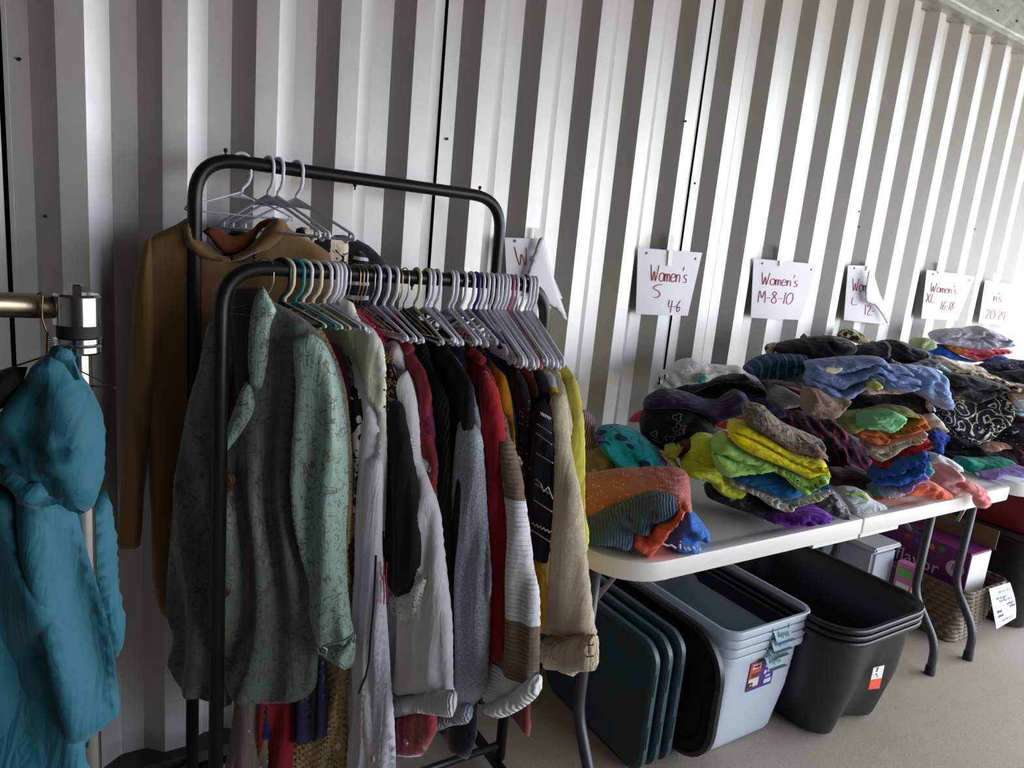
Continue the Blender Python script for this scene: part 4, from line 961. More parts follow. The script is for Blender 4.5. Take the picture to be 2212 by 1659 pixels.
part('cuff', g, 1014, [(1056, 1518), (1100, 1498), (1135, 1472), (1162, 1450), (1164, 1500), (1136, 1526), (1100, 1546), (1076, 1552), (1062, 1540)], f_('white_ribbed', (200, 200, 208), knit=('rib_v', 110)), shift=.016, tf=.022)
garment('shirt', 'bright purple-blue shirt edge between the red coat and the mustard top', 'shirt', 1024, [(1028, 748), (1045, 762), (1058, 780), (1066, 830), (1082, 870), (1086, 960)], f_('violet', (50, 34, 110)), seed=26, tf=.005, tb=.005)
garment('top', 'mustard orange top hanging beside the dark knit and grey-edged sleeves', 'top', 1036, [(1045, 755), (1052, 768), (1072, 792), (1088, 808), (1100, 850), (1110, 920), (1113, 960), (1112, 1000), (1098, 1010)], f_('mustard', (180, 122, 24)), seed=27)
garment('top', 'slate blue top just right of the mustard top', 'top', 1046, [(1045, 742), (1060, 748), (1070, 770), (1090, 800), (1105, 850), (1115, 960)], f_('slate', (52, 70, 96)), seed=28, tf=.006, tb=.006)
garment('cardigan', 'black fuzzy cardigan with a grey woven edge near the right end', 'cardigan', 1062, [(1072, 770), (1088, 764), (1104, 778), (1122, 800), (1138, 835), (1145, 870), (1140, 960), (1134, 1030)], f_('fuzzy_black', (26, 28, 32), (110, 108, 112), 'stipple', 20, sheen=.6), seed=29)
garment('shirt', 'bronze and peach shirt collar among the packed hangers at right', 'shirt', 1080, [(1112, 768), (1126, 756), (1136, 772), (1150, 800), (1160, 860)], f_('bronze', (130, 84, 56), rough=.5), seed=30, tf=.004, tb=.004)
DN = f_('dark_denim', (24, 26, 34))
g = garment('jacket', 'black jacket with thin white lines and a zigzag trim on its wide sleeve', 'jacket', 1094, [(1116, 770), (1134, 768), (1160, 785), (1175, 810), (1185, 850), (1193, 900), (1195, 1000)], DN, seed=31, tf=.012)
part('sleeve', g, 1094, [(1155, 880), (1178, 860), (1192, 900), (1196, 1000), (1195, 1080), (1190, 1150), (1182, 1217), (1152, 1203), (1147, 1130), (1132, 1055), (1132, 1000), (1146, 960)], DN, shift=.008, tf=.018, amp=.005, lam=.05)
bm = bmesh.new(); PN = axes(0)[1]; SP0 = Vector((rail_x(1094)-.036, RY, 0))
for L in ([(1160, 915), (1190, 935)], [(1158, 935), (1192, 960)], [(1152, 975), (1194, 1000)], [(1150, 1040), (1192, 1070)], [(1146, 1075), (1192, 1105)], [(1148, 1145), (1188, 1170)],
          [(1134, 1020), (1146, 1010), (1152, 1022), (1150, 1040), (1158, 1035), (1168, 1045), (1174, 1062), (1184, 1052), (1194, 1078)]):
    tube(bm, [on_plane(x, y, SP0, PN) for x, y in L], .0012, 5)
for x0, y0, x1, y1 in ((1168, 893, 1190, 905), (1144, 1128, 1190, 1150)):
    tube(bm, [on_plane(x0+(x1-x0)*k/12, y0+(y1-y0)*k/12+(2.5 if k % 2 else -2.5), SP0, PN) for k in range(13)], .0012, 5)
o = bm_obj('white_lines', bm, plain('white_thread', (210, 206, 196), .7), g)
ST = f_('yellow_stripe', (210, 208, 210), None, 'bands', extra=(-.14, .14, [(0, (224, 200, 96)), (.06, (214, 212, 216)), (.12, (24, 26, 90)), (.145, (214, 212, 216)), (.22, (206, 156, 40)), (.28, (224, 206, 110)), (.36, (24, 26, 90)), (.385, (214, 212, 216)), (.46, (224, 206, 110)), (.54, (206, 156, 40)), (.60, (214, 212, 216)), (.68, (224, 200, 96)), (.74, (24, 26, 90)), (.765, (214, 212, 216)), (.84, (206, 156, 40)), (.90, (214, 212, 216))]))
g = garment('striped_shirt', 'white shirt with yellow, ochre and navy horizontal stripes right of the lined sleeve', 'shirt', 1110, [(1150, 766), (1165, 775), (1185, 800), (1200, 818), (1205, 870), (1208, 1000), (1205, 1180), (1200, 1290)], f_('stripe_body', (214, 212, 216), (206, 160, 50), 'stripes_v', 22, extra=.4), seed=32, tf=.008)
part('sleeve', g, 1110, [(1185, 880), (1206, 850), (1208, 1000), (1208, 1130), (1203, 1230), (1200, 1292), (1188, 1296), (1178, 1240), (1182, 1100), (1188, 980)], ST, shift=.004, tf=.014)
YL = f_('rain_yellow', (196, 160, 40), rough=.35)
g = garment('rain_jacket', 'glossy yellow jacket with a black-bordered corner below the lined black sleeve', 'jacket', 1104, [(1150, 790), (1165, 820), (1172, 1000), (1178, 1215), (1186, 1230), (1192, 1300), (1194, 1348), (1168, 1368)], YL, seed=33, tf=.010)
part('lower_corner', g, 1104, [(1158, 1206), (1182, 1216), (1178, 1228), (1190, 1300), (1194, 1350), (1168, 1368), (1160, 1310)], YL, shift=.006, tf=.012)
LN = f_('beige_linen', (176, 164, 142), (158, 146, 124), 'heather')
g = garment('linen_jacket', 'beige linen jacket with long sleeve ending in red-stitched bands', 'jacket', 1129, [(1148, 700), (1160, 720), (1180, 770), (1206, 800), (1222, 850), (1228, 950)], LN, seed=34, tf=.010)
part('sleeve', g, 1129, [(1200, 860), (1222, 850), (1230, 940), (1244, 1020), (1256, 1085), (1266, 1180), (1276, 1275), (1283, 1350), (1287, 1375), (1186, 1372), (1186, 1340), (1196, 1290), (1206, 1130), (1208, 1000)], LN, shift=.006, tf=.026, amp=.005, lam=.08)
part('cuff', g, 1129, [(1184, 1368), (1210, 1374), (1250, 1370), (1285, 1370), (1288, 1415), (1286, 1448), (1250, 1452), (1238, 1462), (1222, 1450), (1190, 1446), (1183, 1420)], f_('linen_cuff', (168, 154, 132), knit=None, crease=.9), shift=.012, tf=.026, amp=.006, lam=.02)
bm = bmesh.new(); SP0 = Vector((rail_x(1129)-.049, RY, 0))
for y0, y1 in ((1372, 1373), (1392, 1394), (1420, 1418)):
    tube(bm, [on_plane(1187+k*9.6, y0+(y1-y0)*k/10+(3*math.sin(k*.35)), SP0, PN) for k in range(11)], .0013, 5)
bm_obj('red_stitching', bm, plain('red_stitch', (170, 84, 80), .8), g)
part('collar', g, 1129, [(1120, 695), (1132, 692), (1148, 705), (1158, 740), (1164, 768), (1152, 770), (1138, 740), (1124, 715)], f_('cream_collar', (190, 180, 150)), shift=.006, tf=.010)
YG = f_('yellow_green', (176, 168, 70), sheen=.3)
g = garment('sweater', 'yellow-green knit sweater, last garment at the right end of the front rail', 'sweater', 1158, [(1180, 766), (1198, 764), (1218, 782), (1238, 810), (1250, 845), (1256, 890), (1261, 960), (1262, 1083), (1260, 1200)], YG, seed=35, tf=.012)
part('sleeve', g, 1158, [(1220, 830), (1238, 812), (1250, 840), (1258, 890), (1262, 960), (1263, 1083), (1264, 1195), (1250, 1200), (1236, 1050), (1228, 940)], YG, shift=.004, tf=.016)
garment('garment', 'dull rose strap of a garment hanging low at the right end of the rack', 'garment', 1120, [(1150, 800), (1160, 1000), (1150, 1400), (1146, 1530), (1142, 1592)], f_('rose_strap', (130, 64, 70)), far=-.10, seed=36, tf=.004, tb=.004)

# ------------------------------------------------------------------ the green brocade jacket
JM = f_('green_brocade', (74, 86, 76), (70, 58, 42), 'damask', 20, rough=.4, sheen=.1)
JM_lit = f_('green_brocade_lit', (124, 148, 138), (92, 80, 66), 'damask', 22, rough=.4, sheen=.1)  # same brocade, with the light falling on sleeve and collar painted into its colour
JD = f_('jacket_lining', (30, 36, 34), rough=.45)
JX = at(568, 590, 1, RY).x; JP = (JX, RY, 0)
def jp(name, poly, mat, shift, tf=.014, tb=.012, amp=.006, lam=.08, th=52, parent=None, seed=0, fold='hang', res=.007, **k):
    return puff(name, poly, JP, th, mat, tf, tb, res, fold, amp, seed, parent=parent, lam=lam, shift=shift, **k)
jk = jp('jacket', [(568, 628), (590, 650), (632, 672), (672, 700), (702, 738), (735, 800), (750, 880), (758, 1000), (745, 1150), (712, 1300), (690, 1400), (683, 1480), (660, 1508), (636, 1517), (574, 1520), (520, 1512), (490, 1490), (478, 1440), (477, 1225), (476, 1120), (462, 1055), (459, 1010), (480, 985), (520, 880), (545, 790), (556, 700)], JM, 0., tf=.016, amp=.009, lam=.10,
        label='green brocade jacket with notched lapels and a turned-back cuff, front left of the rack', cat='jacket')
jp('far_panel', [(446, 705), (466, 690), (500, 672), (520, 760), (500, 850), (486, 1000), (476, 1120), (490, 1250), (496, 1400), (500, 1522), (437, 1512), (394, 1492), (362, 1437), (374, 1381), (358, 1310), (366, 1180), (382, 1006), (404, 880), (430, 790)], JM, -.035, tf=.014, amp=.010, parent=jk, seed=2)
jp('back_neck', [(500, 632), (552, 620), (566, 640), (556, 760), (535, 850), (515, 900), (500, 760)], JD, -.025, tf=.004, parent=jk, fold='soft', amp=.002)
jp('sleeve', [(634, 735), (650, 724), (676, 722), (702, 742), (722, 785), (738, 860), (749, 960), (753, 1060), (748, 1150), (750, 1250), (758, 1335), (764, 1385), (690, 1392), (668, 1330), (668, 1270), (656, 1225), (640, 1140), (630, 1040), (634, 940), (640, 830)], JM_lit, .018, tf=.026, tb=.02, amp=.008, lam=.07, parent=jk, seed=3)
cf = jp('cuff', [(690, 1396), (712, 1388), (745, 1384), (764, 1372), (768, 1392), (765, 1428), (757, 1443), (730, 1434), (706, 1424), (694, 1410)], JM_lit, .032, tf=.022, amp=.003, parent=jk)
bm = bmesh.new(); n_ = axes(52)[1]; CP = Vector(JP)+n_*.062
tube(bm, [on_plane(x, y, CP, n_) for x, y in ((684, 1398), (690, 1412), (704, 1414), (706, 1402), (698, 1396), (716, 1390), (742, 1384), (758, 1374), (765, 1366), (768, 1376), (764, 1388))], .0024, 6)
bm_obj('silver_piping', bm, plain('piping', (150, 152, 140), .3, .4), cf, None, True)
jp('collar', [(566, 617), (578, 634), (592, 660), (597, 672), (584, 706), (578, 780), (566, 836), (556, 842), (541, 831), (535, 782), (538, 706), (549, 645)], JM_lit, .022, tf=.010, amp=.002, parent=jk, fold='soft')
jp('lapel', [(532, 823), (543, 834), (551, 870), (543, 902), (519, 938), (492, 974), (463, 1012), (465, 1000), (471, 974), (492, 920), (510, 870), (522, 838)], JM_lit, .020, tf=.009, amp=.002, parent=jk, fold='soft')
M_BTN = plain('wood_button', (92, 70, 54), .4)
for (x, y, r) in ((489, 1036, .015), (488, 1276, .011)):
    bm = bmesh.new(); q = on_plane(x, y, Vector(JP)+n_*.024, n_); tube(bm, [q-n_*.006, q+n_*.003], r, 20); tube(bm, [q, q+n_*.006], [r, r*.8], 20); bm_obj('button', bm, M_BTN, jk)
jp('flap_edge', [(463, 1040), (478, 1048), (503, 1050), (500, 1062), (478, 1066), (464, 1058)], f_('brown_edge', (70, 52, 40)), .016, tf=.006, amp=0, parent=jk, fold='soft')

# ------------------------------------------------------------------ back rail garments
TN = f_('tan_jersey', (108, 80, 48), sheen=.2, crease=.1); TP = (at(528, 430, 1, 1.57).x, 1.565, 0)
tn = puff('turtleneck', [(413, 469), (377, 487), (336, 505), (319, 515), (305, 560), (302, 700), (318, 900), (322, 1060), (326, 1110), (330, 1249), (352, 1330), (420, 1350), (560, 1340), (690, 1300), (712, 1000), (716, 700), (716, 566), (713, 548), (685, 528), (650, 508), (628, 496), (606, 471), (570, 520), (500, 560), (440, 520)], TP, 83, TN, .020, .012, .010, 'hang', .007, 3, lam=.09,
     label='tan long-sleeved cowl turtleneck hanging wide on the higher back rail', cat='turtleneck')
puff('sleeve', [(330, 508), (310, 530), (295, 580), (289, 620), (284, 700), (280, 760), (272, 860), (263, 1024), (258, 1100), (255, 1182), (278, 1186), (303, 1178), (312, 1060), (326, 960), (336, 800), (336, 640)], TP, 83, TN, .026, .012, .009, 'hang', .007, 5, lam=.05, parent=tn, shift=.008)
puff('cowl_collar', [(411, 470), (420, 512), (436, 520), (452, 540), (474, 552), (500, 552), (530, 540), (560, 510), (578, 484), (600, 470), (614, 480), (620, 494), (606, 520), (580, 540), (550, 548), (520, 562), (480, 566), (448, 562), (424, 556), (400, 530), (395, 490)], TP, 83, TN, .024, .010, .007, 'pile', .006, 6, parent=tn, shift=.018)
puff('collar_inside', [(436, 500), (452, 512), (468, 535), (484, 548), (520, 545), (545, 530), (560, 500), (600, 472), (590, 468), (560, 480), (540, 500), (500, 510), (460, 490)], TP, 83, f_('tan_inside', (112, 60, 36)), .006, .004, .008, 'soft', .002, 6, parent=tn, shift=-.004)
PB = f_('cream_black_print', (196, 184, 156), (20, 18, 18), 'blotch', 24, extra=.56)
pb = puff('print_blouse', [(640, 494), (652, 490), (690, 500), (722, 510), (752, 526), (752, 560), (748, 700), (740, 900), (600, 900), (620, 600)], (TP[0], 1.60, 0), 83, PB, .010, .008, .010, 'hang', .004, 7, lam=.06, label='cream blouse with black floral print behind the tan turtleneck shoulder', cat='blouse')
puff('neckline', [(446, 490), (470, 496), (500, 512), (530, 534), (522, 540), (490, 540), (470, 530), (455, 512)], (TP[0], 1.61, 0), 83, PB, .006, .004, .007, 'soft', .002, 8, parent=pb)
bt = puff('black_top', [(500, 498), (540, 505), (560, 520), (640, 560), (722, 508), (760, 512), (796, 530), (820, 552), (834, 575), (836, 600), (838, 900), (830, 1000), (560, 1000), (480, 560)], (TP[0], 1.63, 0), 86, f_('plain_black', (22, 22, 24)), .010, .006, .012, 'hang', .005, 9, lam=.08, label='black top with a wide right shoulder, farthest back against the ribbed wall', cat='top')
puff('striped_top', [(770, 540), (786, 545), (796, 560), (798, 620), (790, 700), (740, 720), (742, 640), (756, 580)], (TP[0], 1.60, 0), 83, f_('bw_stripes', (24, 24, 28), (176, 176, 184), 'stripes_v', 34, extra=.28), .010, .008, .010, 'hang', .004, 10, label='black and white striped top seen between the wire hangers', cat='top')

# ------------------------------------------------------------------ teal shirt on the chrome rack
TL = f_('teal_cotton', (12, 80, 96), rough=.7, crease=.25, sheen=.2); TQ = (at(105, 660, 1, .86).x, .86, 0)
def tp(name, poly, shift, th, tf=.03, tb=.02, amp=.010, lam=.10, parent=None, seed=0, fold='hang', mat=TL, **k):
    return puff(name, px('I', poly), TQ, th, mat, tf, tb, .009, fold, amp, seed, parent=parent, lam=lam, shift=shift, **k)
ts = tp('shirt', [(-120, 380), (0, 330), (60, 262), (150, 140), (196, 90), (220, 120), (250, 300), (270, 560), (285, 690), (330, 860), (372, 1000), (400, 1100), (430, 1260), (446, 1400), (444, 1462), (400, 1500), (320, 1566), (324, 1640), (332, 1720), (-120, 1720)], 0, 68, tf=.020, amp=.014, lam=.13, R=.03, label='teal short-sleeved shirt hanging on the chrome rack at the left edge', cat='shirt')
tp('front_panel', [(-120, 600), (10, 610), (60, 680), (95, 800), (130, 900), (185, 950), (235, 1060), (262, 1240), (300, 1480), (322, 1640), (332, 1720), (-120, 1720)], .022, 60, tf=.014, tb=.006, amp=.012, lam=.12, parent=ts, seed=2, R=.012)
tp('sleeve', [(-60, 400), (0, 330), (50, 270), (120, 160), (188, 96), (236, 88), (268, 122), (302, 205), (346, 282), (386, 400), (390, 530), (376, 610), (352, 680), (322, 705), (296, 700), (262, 690), (216, 662), (160, 682), (104, 685), (60, 630), (0, 560), (-60, 520)], .036, 62, tf=.034, tb=.03, amp=.013, parent=ts, seed=3, fold='pile', ang=-.9, R=.035)
tp('cuff', [(60, 560), (104, 600), (150, 590), (180, 640), (216, 655), (255, 640), (290, 690), (320, 703), (300, 712), (262, 698), (216, 672), (150, 690), (105, 690), (40, 620), (0, 575), (0, 520)], .075, 62, tf=.018, amp=.004, parent=ts, seed=4, fold='soft')
tp('collar', [(188, 84), (214, 79), (248, 92), (268, 128), (300, 208), (280, 210), (240, 150), (205, 130), (180, 118)], .07, 62, tf=.014, amp=.004, parent=ts, seed=5, fold='soft')
tp('far_sleeve', [(345, 660), (398, 620), (416, 700), (432, 800), (438, 960), (456, 1060), (467, 1140), (460, 1200), (440, 1244), (420, 1250), (400, 1120), (370, 1000), (345, 860)], -.10, 62, tf=.02, amp=.008, parent=ts, seed=6, mat=f_('teal_cotton', (12, 80, 96)))
o = tp('dark_top', [(-120, 200), (0, 172), (60, 160), (104, 160), (70, 250), (20, 310), (-40, 340), (-120, 380)], .05, 62, tf=.02, fold='soft', seed=7, mat=f_('black_plain2', (20, 18, 20)), label='black garment on the chrome rack, behind the teal shirt at the left edge', cat='garment')
hg = empty('hanger', (TQ[0], .9, zr), 'twisted brass wire hanger of the teal shirt on the chrome rail', 'hanger')
bm = bmesh.new(); hp = [at(x, y, 1, .885) for x, y in ((80, 636), (86, 632), (92, 640), (90, 665), (91, 690), (98, 710), (104, 722))]
tube(bm, hp, .0012, 6)
bm2_pts = [[at(104-3*math.sin(k*1.0+ph_)-k*.05, 722+k*1.6, 1, .885)+Vector((0, .001*math.cos(k+ph_), 0)) for k in range(30)] for ph_ in (0, 3.14)]
for L in bm2_pts: tube(bm, L, .0011, 5)
bm_obj('hook', bm, plain('brass_wire', (120, 100, 64), .35, 1.), hg, None, True)
bm = bmesh.new(); U_, n_2 = axes(62); q0 = at(103, 768, 1, .885); tube(bm, [q0, q0+U_*.07+Vector((0, 0, -.03)), q0-U_*.07+Vector((0, 0, -.03)), q0], .0011, 5)
bm_obj('shoulder_frame', bm, MC['brass_wire'], hg, None, True)
# ------------------------------------------------------------------ piles of folded clothes on the tables
ZT = .7405
f_ = lambda *a, **k: fabric(*a, **{'stc': (.8, 1.9, 1), 'crease': .6, **k})
def item(name, label, cat, f, Y, mat, poly, tf=.030, tb=.09, layers=0, amp=.0115, th=52, res=.0058, fold='pile', ang=0., ground=False, seed=None, parent=None, shift=0., R=None, group=None, top=ZT):
    P = px(f, poly)
    if ground:
        b = max(P, key=lambda q: q[1]); p0 = at(b[0], b[1], 2, top)
    elif parent is not None and Y is None: p0 = IP[parent.name]
    else:
        cx = sum(q[0] for q in P)/len(P); cy = sum(q[1] for q in P)/len(P); rf_ = min((1400, 1650, 1930, 2120), key=lambda v: abs(v-cx)); p0 = at(rf_, cy, 1, Y)
        if th != 52 or tb > .085 and name == 'folded_clothes': p0 = at(cx, cy, 1, Y)
        b = max(P, key=lambda q: q[1]); zb_ = on_plane(b[0], b[1], p0, axes(th)[1]).z
        if name != 'folded_clothes' and top-.06 < zb_ < top: p0 = at(b[0], b[1], 2, top+.001)
    seed = seed if seed is not None else (len(IP)*1.37) % 11
    o = puff(name, P, p0, th, mat, tf, tb, res, fold, amp, seed, layers, parent, R, zmin=top, ang=ang, shift=shift, lean=.35 if (fold == 'pile' and parent is None) else 0)
    if parent is None: tag(o, label, cat, group)
    IP[o.name] = p0; return o
IP = {}
BKC = f_('black_jersey', (24, 23, 26)); BK2 = f_('black_soft', (30, 28, 34), dark=.3)
# dark clothes at the bottom of the heaps
item('folded_clothes', 'heap of black clothes at the back of the pile, under the navy knit', 'clothes', 'A', 1.46, BKC, [(300, 720), (430, 560), (600, 480), (900, 420), (1230, 430), (1455, 470), (1750, 500), (1800, 900), (1500, 1020), (1000, 1060), (600, 1030), (400, 940)], tf=.03, tb=.08, res=.014)
item('folded_clothes', 'heap of dark clothes filling the middle of the pile behind the plaid shirt', 'clothes', 'B', 1.42, BK2, [(100, 480), (540, 400), (900, 340), (1500, 340), (1560, 600), (1500, 1000), (1000, 1200), (600, 1150), (200, 900)], tf=.03, tb=.09, res=.014)
item('folded_clothes', 'heap of dark clothes under the paisley garment on the second table', 'clothes', 'B', 1.40, BKC, [(1560, 640), (1700, 490), (2000, 420), (2300, 400), (2340, 1080), (2000, 1080), (1640, 1060), (1580, 960)], tf=.03, tb=.09, res=.014)
# ---- front left group
item('trousers', 'tan khaki trousers bundled under the teal floral top', 'trousers', 'A', 1.30, f_('khaki', (140, 120, 94)), [(72, 900), (100, 870), (160, 862), (230, 900), (280, 960), (300, 1030), (240, 1060), (80, 1062)])
item('shirt', 'white and burgundy striped shirt bundled at the left end of the table', 'shirt', 'A', 1.34, f_('burg_stripe', (176, 160, 168), (110, 50, 76), 'stripes_u', 160), [(40, 640), (80, 640), (120, 665), (138, 700), (128, 745), (148, 800), (165, 848), (120, 880), (70, 912), (40, 880)])
item('top', 'teal top with dark leaves and purple flowers draped over tan trousers', 'top', 'A', 1.28, f_('teal_floral', (12, 124, 136), (16, 36, 62), 'leaf', 17, extra=(96, 40, 128)), [(130, 762), (165, 736), (230, 727), (290, 728), (350, 744), (410, 772), (470, 815), (520, 862), (578, 898), (592, 940), (584, 985), (560, 1020), (450, 1020), (290, 1015), (262, 950), (230, 905), (180, 862), (150, 800)], tf=.05, ang=-.6)
item('scarf', 'cream cord-trimmed scarf end between the teal floral top and the lime top', 'scarf', 'A', 1.27, f_('cream_scarf', (178, 166, 132)), [(538, 856), (580, 878), (640, 912), (660, 950), (692, 1000), (665, 1012), (612, 975), (585, 930)], tf=.012)
item('top', 'pink sleeve end poking out beside the embroidered black top at the wall', 'top', 'A', 1.50, f_('hot_pink', (176, 60, 84)), [(345, 672), (375, 636), (410, 612), (445, 604), (442, 680), (400, 676)], tf=.014, tb=.03)
em = item('top', 'black top embroidered with pale flowers below the dark purple sweater', 'top', 'A', 1.40, f_('black_green', (18, 26, 28)), [(440, 628), (520, 594), (620, 584), (720, 592), (820, 620), (870, 680), (900, 740), (968, 772), (920, 806), (800, 808), (700, 840), (620, 872), (560, 858), (500, 836), (440, 790), (415, 720)], tf=.05, amp=.005)
item('sweater', 'very dark purple sweater folded over the embroidered black top', 'sweater', 'A', 1.42, f_('dark_purple', (38, 26, 58)), [(438, 600), (446, 552), (500, 512), (566, 484), (650, 490), (740, 508), (840, 548), (930, 556), (980, 520), (1042, 488), (1092, 512), (1130, 580), (1110, 622), (1040, 640), (960, 654), (880, 690), (840, 650), (760, 610), (660, 590), (540, 590)], tf=.045, amp=.006)
item('top', 'plain black top under the white striped top', 'top', 'A', 1.46, f_('black_green2', (24, 26, 25)), [(560, 486), (640, 452), (740, 436), (880, 424), (1020, 404), (1120, 404), (1186, 430), (1232, 500), (1206, 560), (1130, 560), (1092, 512), (1042, 486), (980, 518), (930, 552), (840, 540), (720, 504), (620, 490)], tf=.05)
item('top', 'grey-black velvet sleeve lying under the white striped top', 'top', 'A', 1.43, f_('grey_velvet', (48, 42, 54), (24, 22, 30), 'blotch', 60, sheen=.6), [(720, 456), (800, 424), (900, 398), (1000, 384), (1082, 362), (1108, 380), (1102, 412), (1040, 424), (960, 424), (880, 438), (800, 470), (750, 490)], tf=.026)
wt = item('top', 'white top with black stripes crumpled on top of the pile nearest the rack', 'top', 'A', 1.36, f_('white_striped', (196, 194, 194), None, None, crease=.5), [(516, 416), (530, 390), (572, 366), (640, 316), (700, 290), (760, 285), (820, 304), (860, 322), (940, 326), (1040, 330), (1080, 356), (1110, 378), (1166, 404), (1166, 432), (1120, 414), (1060, 372), (960, 370), (890, 392), (840, 420), (760, 436), (700, 440), (620, 466), (560, 466), (524, 450)], tf=.045, amp=.012)
item('lining', '', '', 'A', None, f_('thin_stripes', (190, 188, 190), (30, 28, 34), 'stripes_u', 70, extra=.28), [(516, 416), (530, 392), (580, 370), (600, 380), (560, 420), (530, 450)], tf=.03, tb=.01, parent=wt, shift=.016)
item('rolled_edge', '', '', 'A', None, f_('multi_print', (60, 150, 160), (220, 190, 80), 'blotch', 60), [(780, 380), (810, 366), (850, 380), (830, 410), (790, 438), (776, 420)], tf=.022, tb=.01, parent=wt, shift=.030)
item('shirt', 'red-orange plaid shirt glimpsed behind the yellow sweater', 'shirt', 'A', 1.34, f_('red_orange_plaid', (196, 66, 44), (210, 190, 190), 'stripes_v', 38, extra=.3), [(878, 690), (930, 664), (1000, 636), (1080, 628), (1096, 680), (1040, 710), (1000, 760), (960, 775), (920, 746)], tf=.03)
item('top', 'rust brown sleeve lying above the lime top', 'top', 'A', 1.30, f_('rust_dark', (70, 30, 28)), [(630, 880), (680, 836), (740, 806), (780, 802), (760, 830), (700, 866), (650, 900)], tf=.012)
# ---- front rose roll group
item('shirt', 'slate blue ribbed shirt crumpled on the near corner of the table', 'shirt', 'A', 0, f_('slate_rib', (62, 76, 98), knit=('rib_v', 150)), [(50, 1345), (110, 1310), (200, 1262), (300, 1225), (380, 1190), (470, 1164), (560, 1158), (640, 1178), (660, 1220), (600, 1280), (500, 1310), (474, 1372), (420, 1372), (380, 1372), (384, 1402), (352, 1456), (312, 1476), (240, 1450), (150, 1436), (50, 1418)], tf=.040, ground=True, amp=.010)
item('top', 'coral red top squeezed between the slate blue shirt and the bright blue one', 'top', 'A', 0, f_('coral', (206, 84, 66)), [(368, 1372), (420, 1360), (472, 1372), (500, 1320), (560, 1284), (620, 1262), (660, 1230), (706, 1222), (690, 1262), (650, 1310), (610, 1350), (575, 1410), (530, 1470), (484, 1516), (440, 1506), (400, 1474), (368, 1448)], tf=.036, ground=True, amp=.010, ang=.9)
b4 = item('t_shirt', 'bright blue t-shirt with white lettering gathered at the front of the table', 't-shirt', 'A', 0, f_('bright_blue', (50, 96, 168)), [(690, 1246), (740, 1246), (770, 1280), (800, 1320), (836, 1360), (862, 1398), (826, 1420), (784, 1420), (798, 1484), (740, 1484), (640, 1474), (556, 1440), (590, 1390), (620, 1340), (660, 1300)], tf=.036, ground=True, amp=.014, ang=.7)
item('sweater', 'dusty rose corduroy garment with pale dotted pattern, rolled at the near end of the table', 'sweater', 'A', 1.12, f_('rose_cord', (158, 94, 82), (214, 158, 142), 'stipple', 24), [(40, 1080), (100, 1056), (160, 1044), (240, 1030), (340, 1018), (440, 1014), (540, 1010), (650, 1010), (716, 1028), (744, 1070), (750, 1130), (748, 1200), (744, 1252), (700, 1236), (660, 1216), (640, 1180), (560, 1160), (480, 1166), (400, 1186), (300, 1228), (200, 1272), (100, 1322), (50, 1345)], tf=.055, amp=.006, R=.045)
# ---- yellow stack
item('top', 'lime yellow top spilling down left of the folded yellow sweater', 'top', 'A', 1.09, f_('lime_yellow', (172, 178, 44), (188, 192, 80), 'blotch', 40), [(668, 935), (700, 880), (750, 830), (800, 793), (860, 788), (920, 806), (950, 850), (900, 930), (960, 1000), (1060, 1060), (1098, 1100), (1060, 1136), (1000, 1152), (930, 1130), (880, 1090), (850, 1050), (760, 1030), (690, 1000)], tf=.05, amp=.010, ang=-.5)
item('top', 'dull lime garment corner behind the cream scarf end', 'top', 'A', 1.27, f_('lime_dull', (150, 146, 50)), [(560, 868), (620, 850), (690, 836), (660, 880), (630, 905), (590, 890)], tf=.012)
item('garment', 'purple garment at the very bottom of the yellow stack, on the table edge', 'garment', 'B', 0, f_('purple', (92, 34, 138)), [(186, 1562), (260, 1540), (360, 1536), (470, 1512), (560, 1498), (640, 1510), (722, 1560), (650, 1582), (560, 1594), (460, 1610), (380, 1618), (280, 1594)], tf=.022, ground=True, layers=2, shift=.04)
item('garment', 'black garment with shiny satin end, lying flat under the cream sweater', 'garment', 'B', 1.06, f_('black_satin', (26, 24, 30), rough=.45), [(-270, 1350), (-200, 1330), (-60, 1340), (60, 1345), (200, 1430), (325, 1490), (430, 1456), (560, 1410), (690, 1350), (740, 1370), (790, 1420), (836, 1480), (850, 1530), (836, 1562), (770, 1562), (690, 1530), (620, 1500), (520, 1514), (400, 1544), (250, 1560), (160, 1552), (20, 1500), (-120, 1450), (-240, 1400)], tf=.030, amp=.009, shift=-.03)
item('sweater', 'cream white sweater folded under the blue one in the yellow stack', 'sweater', 'B', 1.064, f_('cream_knit', (196, 190, 172), sheen=.3), [(-80, 1262), (50, 1290), (180, 1340), (320, 1398), (450, 1368), (560, 1328), (686, 1318), (692, 1356), (640, 1382), (560, 1410), (480, 1432), (420, 1462), (326, 1498), (260, 1466), (200, 1440), (120, 1380), (20, 1340), (-60, 1310)], tf=.036, layers=2)
item('sweater', 'cobalt blue sweater folded between the green and the cream ones', 'sweater', 'B', 1.060, f_('cobalt', (10, 82, 140), sheen=.3), [(-100, 1236), (0, 1222), (200, 1196), (340, 1236), (480, 1356), (560, 1300), (660, 1262), (686, 1300), (684, 1324), (600, 1322), (540, 1334), (450, 1372), (320, 1402), (240, 1372), (150, 1334), (50, 1294)], tf=.034, amp=.004)
